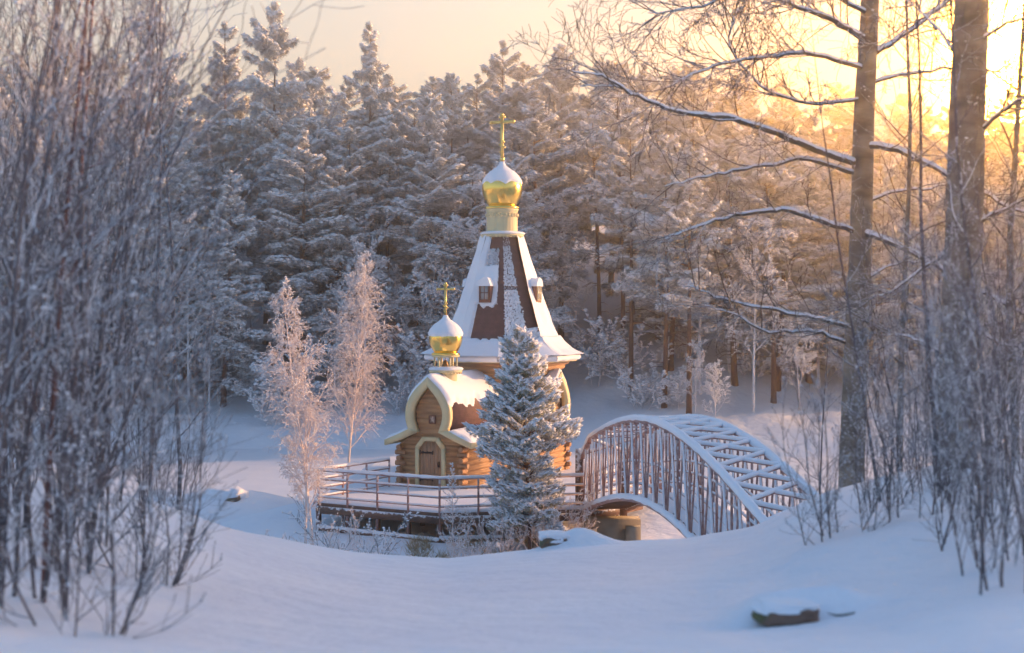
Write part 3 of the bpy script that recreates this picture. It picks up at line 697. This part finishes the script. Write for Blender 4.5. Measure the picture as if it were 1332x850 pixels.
# rows: depth, spacing, row label, treetop pixel range
def skyline(p): return interp(p, [-100, 60, 120, 175, 240, 300, 360, 420, 480, 540, 600, 700, 760, 860, 960, 1010, 1100, 1200, 1440], [60, 50, 40, 60, 80, 75, 70, 80, 75, 85, 90, 70, 60, 80, 80, 100, 105, 115, 120])
rows = [(93, 2.9, 'front row of the forest', (150, 235)), (100, 3.2, 'second forest row', (95, 190)), (108, 3.4, 'third forest row', (60, 130)), (118, 3.8, 'fourth forest row', (20, 85)), (130, 4.4, 'fifth forest row', (0, 50)), (146, 5.5, 'backmost forest row', (0, 35))]
SPEC = [(205, -8, 106), (286, 26, 107), (350, 0, 104), (478, 26, 105), (655, 52, 108), (730, 55, 106), (590, 95, 104), (900, 80, 107), (835, 82, 110)]
for (p, top, D) in SPEC:
    x, y = (p - 666) * D / F, D; zt = CAMZ + (HOR - top) * D / F; h = zt - H(x, y)
    o = put(PR[[1, 3, 0, 3, 1, 0, 5, 5, 1][SPEC.index((p, top, D))]], x, y, rng.uniform(0, 6.3), 1.15 * h / 22, h / 18)
    where = {205: 'tall pine at the left of the skyline with an orange sunlit crown', 286: 'sunlit orange pine beside the tallest pine of the skyline', 350: 'tallest snowy pine of the skyline with twin broad crown', 478: 'pointed snowy pine rising alone from the skyline left of the domes',
             655: 'snowy pine whose top stands straight behind the main cross', 730: 'broad snowy pine just right of the main cross', 590: 'snowy pine straight above the small belfry cross', 900: 'round topped snowy pine on the skyline above the bridge', 835: 'pale snowy pine on the skyline right of the main dome'}[p]
    tag(o, where, 'pine tree', 'snowy pines of the forest')
spx = [(p, D) for p, _, D in SPEC]
for D, sp, rl, (ta, tb) in rows:
    x = -.37 * D - 3; idx = 0
    while x < .37 * D + 14:
        yy = D + rng.uniform(-3, 3); xx = x + rng.uniform(-.9, .9); x += sp * rng.uniform(.85, 1.35); p = px(xx, yy)
        if 735 < p < 850 and D < 104: continue         # the clearing with bare trunks
        if 470 < p < 560 and D < 97: continue
        if xx > .36 * yy + 2 and P_(xx, yy) < 80: continue
        if any(abs(p - q) < 14 and abs(yy - e) < 6 for q, e in spx): continue
        top = skyline(p) + rng.uniform(ta, tb) * .62; zt = CAMZ + (HOR - top) * yy / F; h = min(27, max(9, zt - H(xx, yy)))
        pr = rng.choice(PR[:4] + [PR[5]] + PR[:2]) if D > 96 else rng.choice([PR[0], PR[1], PR[3], PR[5], PR[1]])
        o = put(pr, xx, yy, rng.uniform(0, 6.3), rng.uniform(1.1, 1.4) * (h / 18) ** .5, h / 18)
        if -20 < p < 1352: tag(o, f'snow-laden pine in the {rl}, {ORD[idx]} from the left', 'pine tree', 'snowy pines of the forest'); idx += 1
        else: tag(o, 'unseen snow-laden pine added beyond the picture edge for its shade', 'pine tree', 'snowy pines out of the frame')
# pines with bare trunks standing in the clearing, bases measured in the photograph
for j, (p, b, top, pr, nm) in enumerate([(775, 468, 140, 4, 'slim dark pine trunk at the left of the snowy clearing'), (806, 487, 110, 4, 'dark pine trunk in the middle of the snowy clearing behind the bridge'), (820, 520, 150, 2, 'thickest dark pine trunk in the clearing, nearest its log bench'),
        (863, 531, 175, 2, 'pine trunk just above the crest of the bridge'), (896, 543, 190, 2, 'pine trunk right of the bridge crest beside a small frosted tree'), (1000, 525, 170, 4, 'short dark pine trunk beyond the right end of the bridge'),
        (541, 462, 130, 4, 'dark pine trunk between the two gilded crosses'), (505, 470, 150, 4, 'dark pine trunk right of the tall sunlit pink birch'), (556, 470, 120, 2, 'dark pine trunk standing behind the belfry cross')]):
    best = min(np.arange(84, 135, .5), key=lambda D: abs(HOR + (CAMZ - H((p - 666) * D / F, D)) * F / D - b)); D = float(best)
    x = (p - 666) * D / F; h = CAMZ + (HOR - top) * D / F - H(x, D)
    tag(put(PR[pr], x, D, j * 1.3, .95, h / 18), nm, 'pine tree', 'snowy pines of the forest')
# unseen forest added for shade on the sunward shore, outside the picture
for i in range(46):
    x = rng.uniform(44, 86); y = (rng.uniform(84, 130) + math.cos(SAZ) * x) / math.sin(SAZ)
    if x < .37 * y + 3: continue
    tag(put(rng.choice(PR[:2] + PR[3:4]), x, y, rng.uniform(0, 6), 1.0, rng.uniform(.5, .75)), 'unseen snow-laden pine added beyond the picture edge for its shade', 'pine tree', 'snowy pines out of the frame')
for i in range(12):
    x = rng.uniform(36, 60); y = (rng.uniform(20, 36) + math.cos(SAZ) * x) / math.sin(SAZ)
    tag(put(PR[i % 4], x, y, rng.uniform(0, 6), 1, rng.uniform(.3, .45)), 'unseen snow-laden pine added beyond the picture edge for its shade', 'pine tree', 'snowy pines out of the frame')
# frosted leafless trees along the far shore
fr = sorted([(rng.uniform(-30, 1340), rng.uniform(89, 99)) for _ in range(42)] + [(690, 92), (720, 94), (745, 98), (930, 82), (905, 84), (470, 92), (1040, 86), (405, 106), (418, 104), (980, 86), (882, 95.1), (950, 93.1), (1012, 95.1), (1065, 92.1), (1140, 93.1), (700, 96.1)])
idx = 0
for p, D in fr:
    if 745 < p < 840: continue
    x = (p - 666) * D / F; big = rng.uniform(.55, 1.25)
    if p in (930, 905): big = .42
    if p in (405, 418): big = 1.7
    if p in (882, 950, 1012, 1065, 1140): big = 1.35
    tag(put(FR[idx % 3], x, D, rng.uniform(0, 6.3), big, big), f'frosted leafless tree at the forest edge, {ORD[idx]} from the left', 'tree', 'frosted leafless trees at the forest edge'); idx += 1
us = sorted([(rng.uniform(-20, 1350), rng.uniform(86, 100)) for _ in range(39)]); idx = 0
for p, D in us:
    if 745 < p < 860 and idx % 2: idx += 1; continue
    x = (p - 666) * D / F; s = rng.uniform(.6, 1.2)
    tag(put(US[idx % 3], x, D, rng.uniform(0, 6.3), s, s), f'low frosted bush under the forest edge, {ORD[idx]} from the left', 'bush', 'frosted bushes under the forest edge'); idx += 1

# ------------------------------------------------------------------ middle ground plants
yp = pine('young_pine', 31, 6.7, .8, 1.52, nw=42, lumps=88, size=.075, needle='needle2', dead=False, droop=.12, flat=.6, top=.3, young=True)
for o in yp.children: pass
yp.location = (.42, 43.2, H(.42, 43.2) - .05); tag(yp, 'young snow covered pine standing in front of the church', 'pine tree')
obb = dict(depth=3, main=46, z0=.2, mang=38, mlen=.155, shape=lambda s: min(1.1, (1.12 - s) * 2.0) * (.6 + .4 * min(1, s * 3)), wob=.12, up=[0, .3, -.35, -1.0], rmin=.0055, sides=[6, 4, 3, 3], mi=[0], kids=[0, 9, 6], ang=[40, 40, 40], len=[.5, .55, .55], snow=.35, ss=.022, seg=5)
obb['from'] = [.2, .15, .15]
b1 = bare_tree('frosted_birch', 41, 8.6, obb, M['frost_sunlit'], .06, (-.06, 0)); b1.location = (-6.15, 44.0, H(-6.15, 44.0)); tag(b1, 'slender sunlit pink frosted birch left of the deck, the nearer and shorter one', 'birch tree', 'pink frosted birches left of the church')
b1b = bare_tree('frosted_birch', 43, 6.4, dict(obb, main=22), M['frost_sunlit'], .05, (.02, 0)); b1b.location = (-6.45, 44.3, H(-6.4, 44.3)); tag(b1b, 'thin low birch sharing its foot with the nearer sunlit pink birch', 'birch tree', 'pink frosted birches left of the church')
b2 = bare_tree('frosted_birch', 42, 10.6, dict(obb, main=62, z0=.25), M['frost_sunlit'], .07, (-.02, 0)); b2.location = (-6.75, 58.5, H(-6.75, 58.5)); tag(b2, 'tallest sunlit pink frosted birch behind the deck beside the church porch', 'birch tree', 'pink frosted birches left of the church')
ol = dict(depth=1, main=60, z0=.04, mang=62, mlen=.22, shape=lambda s: (1.1 - s), wob=.06, up=[0, .35, .3], rmin=.006, sides=[5, 4, 3], mi=[0], kids=[0, 6], ang=[40, 45], len=[.5, .35], snow=.6, ss=.02, seg=4); ol['from'] = [.2, .2]
ol['depth'] = 2
ls = bare_tree('larch_sapling', 51, 3.0, ol, M['frost_sunlit'], .022); ls.location = (-1.75, 43.0, H(-1.75, 43.0)); tag(ls, 'small feathery frosted larch before the church door', 'sapling')
om = dict(os_, rmin=.005, ss=.022, kids=[8, 5], snow=.35)
for i, (p, D, h, n, lab) in enumerate([(705, 43.0, 2.3, 9, 'bushy bare shrub at the foot of the young pine, on its right'), (655, 42.6, 1.9, 8, 'bare frosted shrub at the foot of the young pine, on its left'), (735, 43.6, 2.0, 8, 'bare shrub beside the wooden end of the bridge'),
        (300, 40, 2.2, 8, 'bare shrub at the left edge of the ice'), (335, 42, 1.8, 7, 'small bare shrub on the snowy shore left of the birches'), (262, 38, 3.0, 8, 'bare shrub behind the left snowbank'), (425, 42.5, 2.0, 7, 'bare shrub before the left corner of the deck'),
        (500, 41.5, 1.7, 6, 'thin bare shrub in front of the deck'), (610, 41.8, 1.5, 6, 'low frosted shrub under the deck corner'), (450, 25, 1.9, 7, 'dark leafless shrub rising from behind the snowbank below the deck'), (520, 26, 1.5, 6, 'low dark shrub at the snowbank crest below the church door'), (395, 27, 1.8, 6, 'dark leafless shrub at the snowbank crest below the birches')]):
    x = (p - 666) * D / F; s = shrub('leafless_shrub', 60 + i, h, n, om, M['stem'] if D < 30 or i in (3, 5) else M['frost_sunlit'], .6 if D < 30 else .5, .012); s.location = (x, D, H(x, D)); tag(s, lab, 'bush', 'bare shrubs round the ice')
# dry grass at the foot of the deck
g = Geo(); rs = np.random.RandomState(8); Pp = []
for i in range(1500):
    x = rs.uniform(-3.2, 3.2); y = rs.uniform(41.2, 44.6); 
    if nz(x * 1.2, y * 1.2, 3) > -.02: Pp.append((x, y, H(x, y) - .02))
spikes(g, Pp, rs.uniform(.15, .5, len(Pp)), rs, 5, .05, 0, np.tile([0, 0, 1.3], (len(Pp), 1)))
tag(g.build('dry_grass', M['grass']), 'golden dry grass and frosted stalks in front of the deck', 'grass', kind='stuff')
# log bench in the clearing
D = 99.0; x = (850 - 666) * D / F; bz = H(x, D)
be = empty('log_bench', (x, D, bz), .1, 'low snow topped log bench in the clearing behind the bridge', 'bench'); g = Geo(); box(g, (0, 0, .75), (3.2, .4, .12)); g.build('seat', M['plank'], be)
for sx in (-1.3, 1.3):
    g = Geo(); box(g, (sx, 0, .3), (.22, .3, .85)); g.build('leg', M['plank'], be)
g = Geo(); tube(g, [(q, 0, .86) for q in lin(-1.6, 1.6, 12)], .13, 8); g.build('bench_snow', M['snow'], be, smooth=True)
# stones
def stone(name, loc, s, lab, seed, sn=.3, rz=0):
    e = None
    def body(k, off, zmin=-9):
        g = Geo(); V = []; n = 28
        def f(u, v):
            a = u * 2 * math.pi; b = (v - .5) * math.pi; d = np.array([math.cos(a) * math.cos(b), math.sin(a) * math.cos(b), math.sin(b)])
            w = 1 + .22 * nz(*(d * 1.5 + seed)) + .07 * nz(*(d * 4 + seed)); w *= k
            d = np.sign(d) * np.abs(d) ** .65; w *= 1 + .10 * nz(*(d * 1.6 + seed * 2)) + .03 * nz(*(d * 9 + seed)); q = d * w * np.array(s); q[2] += off; return q
        grid(g, f, lin(0, 1, 61), lin(0, 1, 31)); return g
    st = tag(body(1, 0).build(name, M['stone'], None, smooth=True, loc=loc), lab, 'rock'); s0 = s; s = (s[0] * 1.05, s[1] * 1.1, s[2] * .62); cp = body(1, s0[2] * .72); cp.build('snow_cap', M['snow'], st, smooth=True, loc=(0, s0[1] * .18, 0))
x = (1030 - 666) * 9.0 / F; stone('mossy_rock', (x, 9.16, H(x, 9.0) + .035), (.20, .15, .068), 'mossy flat stone poking from the foreground snow', 3, 1.35)
x = (722 - 666) * 19.2 / F; stone('snowy_rock', (x, 19.35, H(x, 19.0) + .02), (.20, .2, .12), 'small grey stone at the snowbank crest below the young pine', 5, 1.08)
x = (296 - 666) * 57 / F; stone('shore_rock', (x, 56, H(x, 56) - .42), (.8, .6, .5), 'dark boulder under snow on the left hummock of the shore', 7, 1.03)
g = Geo(); x = (1102 - 666) * 9 / F
tw = [(x + q, 9.12 - q * .4, H(x + q, 9.12 - q * .4) + .006 + .02 * max(0, -q * 12)) for q in (-.09, -.05, -.01, .03, .07)]; tube(g, tw, [.004, .008, .016, .02, .012], 7); tag(g.build('fallen_twig', M['bark'], smooth=True), 'short dark twig lying in the snow right of the mossy stone', 'twig')

# ------------------------------------------------------------------ foreground thickets
of = dict(depth=2, kids=[13, 5], wob=.10, up=[.35, .35, .2], rmin=.0025, sides=[6, 4, 3], mi=[0], ang=[36, 42], len=[.28, .45], snow=.07, ss=.011, seg=8, sd=1, tap=.7); of['from'] = [.08, .15]
FS = [shrub('leafless_thicket', 81, 4.6, 7, of, M['stem'], .14, .010), shrub('leafless_thicket', 82, 3.4, 8, of, M['stem'], .26, .009), shrub('leafless_thicket', 83, 5.6, 5, dict(of, kids=[18, 5]), M['stem'], .08, .011), shrub('leafless_thicket', 84, 2.2, 9, of, M['stem'], .45, .008)]
for p in FS: reg(p)
_ = [(-20, 8.5, 0), (30, 9, 2), (75, 10.5, 1), (120, 12, 2), (20, 12, 2), (165, 13.5, 0), (210, 15.5, 2), (60, 15, 0), (140, 17, 2), (235, 19, 1), (-30, 13, 2), (100, 8.2, 3), (185, 11, 3), (-10, 16, 2), (250, 23, 0), (200, 21, 2), (100, 20, 2), (5, 20, 2), (50, 18, 2), (150, 23, 0)]
LF = [(-20, 8.5, 2), (25, 9, 2), (75, 10.5, 2), (120, 12, 2), (15, 12, 2), (60, 15, 0), (140, 17, 2), (-30, 13, 2), (100, 8.2, 3), (190, 11, 3), (-10, 16, 2), (212, 22, 1), (100, 20, 2), (5, 20, 2), (50, 18, 2), (40, 10.5, 0)]
RF = [(1330, 8.6, 0), (1290, 9.6, 1), (1245, 11, 1), (1190, 12.5, 0), (1310, 12, 0), (1215, 15, 3), (1150, 14, 3), (1265, 15, 0), (1350, 10, 1), (1180, 19, 0), (1300, 19, 0), (1340, 16, 0), (1235, 18, 1), (1090, 12.5, 3)]
for side, L_, gl in (('left', LF, 'leafless thicket on the left bank'), ('right', RF, 'leafless thicket on the right bank')):
    for i, (p, D, k) in enumerate(sorted(L_)):
        x = (p - 666) * D / F; s = rng.uniform(.85, 1.15)
        if side == 'left' and k in (0, 2): s *= 1.1
        if side == 'right': s *= .8
        depth = 'nearest the camera' if D < 10.5 else 'in mid bank' if D < 16 else 'at the bank crest'
        kind = ['tall spreading shrub', 'bushy shrub', 'tall upright shrub', 'low wide shrub'][k]
        tag(put(FS[k], x, D, rng.uniform(0, 6.3), s, s), f'{kind} {depth}, {ORD[i]} from the left in the {side} thicket', 'bush', gl)
# two reddish stems of the left thicket
for i, (p, D, h, r, lean, lab, mm) in enumerate([(92, 12.5, 6.6, .038, (.03, 0), 'reddish tall sapling trunk in the left thicket, the thickest one', 'redstem'), (54, 9.0, 5.6, .022, (.06, .02), 'orange brown sapling trunk nearest the camera at left', 'redstem'),
        (232, 21, 9.5, .035, (.015, 0), 'thin grey sapling trunk at the right edge of the left thicket', 'stem'), (20, 14, 8, .04, (0, 0), 'dark grey sapling trunk at the far left edge', 'stem'), (195, 17, 8, .03, (-.02, 0), 'dark slim sapling trunk right of the reddish one', 'stem')]):
    oo = dict(of, main=18, z0=.12, mang=48, mlen=.14, shape=lambda s: 1.2 - s * .8, kids=[0, 6, 3], depth=2)
    t = bare_tree('sapling', 90 + i, h, oo, M[mm], r, lean); x = (p - 666) * D / F; t.location = (x, D, H(x, D)); tag(t, lab, 'sapling', 'young trunks in the left thicket')
# the two big trees on the right bank
def limb(g, pts, D, r0, r1, seed, kids=7, snow=True, dd=0):
    """a snow topped bough through measured points (px, py, extra depth)"""
    rs = np.random.RandomState(seed); P = catmull([at(a, b, D + c) for a, b, c in pts], 5); n = len(P)
    P = [p + rvec(rs, .012) for p in P]
    tube(g, P, [r0 + (r1 - r0) * i / (n - 1) for i in range(n)], 7, 0)
    s = Geo(); tube(g, [p + np.array([0, 0, (r0 + (r1 - r0) * i / (n - 1)) * .7]) for i, p in enumerate(P)], [(r0 + (r1 - r0) * i / (n - 1)) * .85 * (1 + .3 * nz(i * .7, seed)) + .004 for i in range(n)], 7, 1)
    o = dict(depth=2, kids=[6, 4], wob=.12, up=[.1, .1, -.1], rmin=.004, sides=[4, 3, 3], mi=[0], ang=[40, 45], len=[.5, .5], snow=.4, ss=.02, seg=6, sd=9); o['from'] = [.1, .15]
    for k in range(kids):
        i = int(n * (.15 + .83 * (k + rs.rand()) / kids)); i = min(n - 2, i); t = norm(P[i + 1] - P[i]); a = rvec(rs, 1); a[2] += .3; a = norm(a - t * (a @ t))
        grow(g, None, P[i], t * .75 + a * .65, rs.uniform(.5, 1.3) * D / 18, .010, 0, rs, o)
def big_tree(name, base, topx, D, r0, r1, limbs, lab, seed):
    x0, y0_, z0_ = at(base[0], base[1], D); e = empty(name, (x0, D, H(x0, D)), 0, lab, 'tree'); org = np.array([x0, D, H(x0, D)])
    g = Geo(); pts = catmull([at(*q, D) for q in topx], 6); pts = [np.array([x0, D, H(x0, D) - .3])] + list(pts); n = len(pts)
    tube(g, [p - org for p in pts], [(r0 + (r1 - r0) * i / (n - 1)) * (1 + .06 * nz(i * .9, seed)) for i in range(n)], 14); g.build('trunk', M['birch'], e, smooth=True)
    for i, (pl, ra, rb, kk) in enumerate(limbs):
        g = Geo(); limb(g, pl, D, ra * .82, rb * .7, seed + i, int(kk * 1.5)); g.v = [v - org.astype(np.float32) for v in g.v]; g.build('bough', [M['bark'], M['snow']], e, smooth=True)
L1 = [([(1118, 215, 0), (1050, 192, -.6), (1000, 170, -1.0), (940, 152, -1.4), (880, 145, -1.8), (820, 122, -2.1), (785, 100, -2.3), (740, 92, -2.5)], .062, .012, 8),
      ([(960, 157, -1.3), (900, 150, -1.6), (840, 130, -1.9), (800, 113, -2.1), (755, 112, -2.2)], .02, .01, 4),
      ([(1116, 228, 0), (1050, 208, -.4), (980, 218, -.8), (920, 230, -1), (865, 243, -1.2)], .042, .012, 6),
      ([(1116, 305, 0), (1040, 278, -.5), (990, 275, -.8), (930, 288, -1.1), (880, 305, -1.4), (855, 318, -1.5)], .048, .012, 7),
      ([(1105, 425, 0), (1060, 414, -.4), (1000, 403, -.7), (940, 388, -1), (895, 372, -1.3)], .042, .012, 6),
      ([(1100, 445, 0), (1050, 430, -.3), (1000, 432, -.6), (955, 410, -.9), (915, 395, -1)], .034, .01, 5),
      ([(1120, 188, 0), (1180, 200, -.5), (1240, 232, -1), (1300, 262, -1.6), (1380, 300, -2.2)], .058, .02, 6),
      ([(1116, 300, 0), (1180, 325, -.7), (1240, 360, -1.2), (1300, 392, -1.8), (1380, 430, -2.4)], .058, .02, 6),
      ([(1128, 55, 0), (1085, 28, -.5), (1035, 8, -.8), (985, -14, -1)], .06, .02, 18),
      ([(1130, 92, 0), (1060, 72, -.6), (1000, 74, -.9), (950, 82, -1.2), (900, 98, -1.4), (860, 120, -1.5)], .042, .012, 16),
      ([(1140, 70, 0), (1180, 42, .3), (1230, 4, .6), (1260, -20, .8)], .05, .02, 14),
      ([(1125, 110, 0), (1170, 98, .2), (1240, 90, .5), (1310, 95, .8)], .035, .012, 7),
      ([(1112, 270, 0), (1160, 250, .4), (1210, 245, .8), (1270, 230, 1)], .035, .012, 6),
      ([(1100, 380, 0), (1150, 350, .4), (1190, 340, .6), (1240, 350, .8)], .03, .01, 6),
      ([(1135, 20, 0), (1060, -15, -.5), (980, -10, -.9), (900, 10, -1.2), (845, 18, -1.4)], .04, .008, 24),
      ([(1128, 130, 0), (1050, 135, -.4), (990, 110, -.7), (950, 60, -1), (960, 10, -1.2)], .03, .008, 18)]
big_tree('bare_alder', (1107, 625), [(1108, 600), (1114, 450), (1120, 300), (1124, 150), (1130, 40), (1134, -60), (1138, -160)], 21, .19, .11, L1, 'slim bare tree with long snow topped boughs on the right bank', 100)
L2 = [([(1245, 320, 0), (1200, 350, .5), (1160, 380, .8), (1130, 385, 1)], .03, .01, 6), ([(1262, 300, 0), (1310, 270, -.4), (1360, 250, -.8)], .03, .012, 6), ([(1265, 180, 0), (1310, 140, -.4), (1350, 120, -.8)], .035, .012, 14),
      ([(1240, 470, 0), (1190, 440, .4), (1150, 435, .7)], .025, .01, 6), ([(1262, 90, 0), (1220, 40, .4), (1180, 0, .8)], .03, .01, 8), ([(1258, 420, 0), (1310, 450, -.4), (1350, 445, -.8)], .03, .012, 6), ([(1265, 60, 0), (1310, 30, -.4), (1360, 20, -.8)], .03, .012, 8)]
big_tree('bare_birch', (1245, 650), [(1242, 610), (1247, 450), (1254, 300), (1258, 150), (1263, 40), (1266, -60), (1268, -150)], 17, .235, .185, L2, 'thickest bare trunk on the right bank in the sun glow', 130)
for i, (p, D, h, r, lean, lab) in enumerate([(1170, 20, 9.5, .05, (.02, 0), 'thin straight trunk between the two big right hand trees'), (1322, 18, 9.5, .06, (.0, 0), 'bare trunk at the right edge of the picture'), (1290, 13, 6.5, .03, (-.03, 0), 'young stem right of the thickest trunk'), (1150, 15, 5.5, .022, (-.16, 0), 'young stem leaning left across the slim tree'), (1060, 26, 6.5, .022, (-.02, 0), 'thin bare stem just right of the bridge'), (1225, 14, 7.0, .028, (-.08, 0), 'young stem just left of the thickest trunk')]):
    oo = dict(of, main=20, z0=.12, mang=52, mlen=.15, shape=lambda s: 1.2 - s * .7, kids=[0, 7, 3], depth=2)
    t = bare_tree('sapling', 150 + i, h, oo, M['stem'] if r < .04 else M['birch'], r, lean); x = (p - 666) * D / F; t.location = (x, D, H(x, D)); tag(t, lab, 'sapling', 'young trunks on the right bank')
# prototypes that were never placed
for p in PR + FR + US + FS:
    if p.name not in USED:
        for c in list(p.children): bpy.data.objects.remove(c)
        bpy.data.objects.remove(p)

# ------------------------------------------------------------------ haze
g = Geo(); box(g, (0, 95, 18.5), (302, 274, 47))
hz = g.build('haze', [bpy.data.materials.new('haze_air')]); tag(hz, 'thin frosty air over the lake and forest', 'haze', kind='stuff')
m = hz.data.materials[0]; m.use_nodes = True; nt = m.node_tree; nt.nodes.remove(nt.nodes['Principled BSDF'])
pv = nt.nodes.new('ShaderNodeVolumePrincipled'); pv.inputs['Color'].default_value = (.95, .93, .92, 1); pv.inputs['Density'].default_value = HAZE; pv.inputs['Anisotropy'].default_value = .87
nt.links.new(pv.outputs[0], nt.nodes['Material Output'].inputs['Volume'])

# ------------------------------------------------------------------ world, sun, camera
sc = bpy.context.scene; w = bpy.data.worlds.new('World'); sc.world = w; w.use_nodes = True; nt = w.node_tree; N, L = nt.nodes, nt.links
bg = N['Background']; sky = N.new('ShaderNodeTexSky'); sky.sky_type = 'NISHITA'; sky.sun_disc = False; sky.sun_elevation = SEL; sky.sun_rotation = SAZ; sky.air_density = 1.0; sky.dust_density = 1.5; sky.ozone_density = 2
tc = N.new('ShaderNodeTexCoord'); sp = N.new('ShaderNodeSeparateXYZ'); L.new(tc.outputs['Generated'], sp.inputs[0])
def ramp(stops):
    r = N.new('ShaderNodeValToRGB'); r.color_ramp.interpolation = 'EASE'
    while len(r.color_ramp.elements) < len(stops): r.color_ramp.elements.new(.5)
    for e, (p, c) in zip(r.color_ramp.elements, stops): e.position = p; e.color = (*c, 1)
    return r
warm = ramp(BAND); L.new(sp.outputs['Z'], warm.inputs[0]); cool = ramp(COOL); L.new(sp.outputs['Z'], cool.inputs[0])
dv = N.new('ShaderNodeVectorMath'); dv.operation = 'DOT_PRODUCT'; dv.inputs[1].default_value = (math.sin(R(30)), math.cos(R(30)), 0); L.new(tc.outputs['Generated'], dv.inputs[0])
mrr = N.new('ShaderNodeMapRange'); mrr.interpolation_type = 'SMOOTHSTEP'; mrr.inputs['From Min'].default_value = -.2; mrr.inputs['From Max'].default_value = .75; L.new(dv.outputs['Value'], mrr.inputs['Value'])
band = N.new('ShaderNodeMix'); band.data_type = 'RGBA'; L.new(mrr.outputs[0], band.inputs['Factor']); L.new(cool.outputs[0], band.inputs['A']); L.new(warm.outputs[0], band.inputs['B'])
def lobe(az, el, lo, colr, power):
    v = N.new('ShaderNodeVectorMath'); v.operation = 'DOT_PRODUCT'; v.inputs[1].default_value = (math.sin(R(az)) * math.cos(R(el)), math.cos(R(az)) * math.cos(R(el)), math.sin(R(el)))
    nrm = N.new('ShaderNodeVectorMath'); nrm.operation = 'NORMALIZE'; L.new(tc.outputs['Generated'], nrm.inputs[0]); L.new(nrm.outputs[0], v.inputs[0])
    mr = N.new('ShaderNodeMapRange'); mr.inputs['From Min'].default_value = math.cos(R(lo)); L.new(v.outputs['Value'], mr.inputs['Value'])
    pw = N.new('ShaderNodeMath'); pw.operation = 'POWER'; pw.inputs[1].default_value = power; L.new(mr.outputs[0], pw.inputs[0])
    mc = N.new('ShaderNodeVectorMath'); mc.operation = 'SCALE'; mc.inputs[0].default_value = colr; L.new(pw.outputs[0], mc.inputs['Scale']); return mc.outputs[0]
def addv(a, b):
    v = N.new('ShaderNodeVectorMath'); v.operation = 'ADD'; L.new(a, v.inputs[0]); L.new(b, v.inputs[1]); return v.outputs[0]
sc2 = N.new('ShaderNodeVectorMath'); sc2.operation = 'SCALE'; sc2.inputs['Scale'].default_value = BSTR; L.new(band.outputs['Result'], sc2.inputs[0]); tot = addv(sky.outputs[0], sc2.outputs[0])
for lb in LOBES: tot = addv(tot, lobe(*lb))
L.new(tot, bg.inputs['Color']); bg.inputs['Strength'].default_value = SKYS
w.cycles.sampling_method = 'MANUAL'; w.cycles.sample_map_resolution = 1024
sl = bpy.data.lights.new('sun', 'SUN'); sl.energy = SUNE; sl.angle = R(.6); sl.color = SUNC; so = bpy.data.objects.new('sun', sl); C.objects.link(so); so.rotation_euler = SD.to_track_quat('Z', 'Y').to_euler(); so.location = (40, 40, 30)
cd = bpy.data.cameras.new('camera'); cam = bpy.data.objects.new('camera', cd); C.objects.link(cam); sc.camera = cam
cam.location = (0, 0, CAMZ); cam.rotation_euler = (R(90), 0, 0); cd.sensor_width = 36; cd.lens = 36 * F / 1332; cd.shift_y = (HOR - 425) / 1332; cd.clip_end = 2000; cd.clip_start = .1
cd.dof.use_dof = True; cd.dof.focus_distance = 48; cd.dof.aperture_fstop = 1.6
sc.view_settings.view_transform = 'Standard'; sc.view_settings.look = 'None'; sc.view_settings.gamma = 1; sc.view_settings.exposure = EXPO
cy = sc.cycles; cy.use_denoising = True; cy.max_bounces = 6; cy.diffuse_bounces = 3; cy.glossy_bounces = 3; cy.volume_bounces = 0; cy.transparent_max_bounces = 4; cy.sample_clamp_indirect = 4; cy.use_adaptive_sampling = True
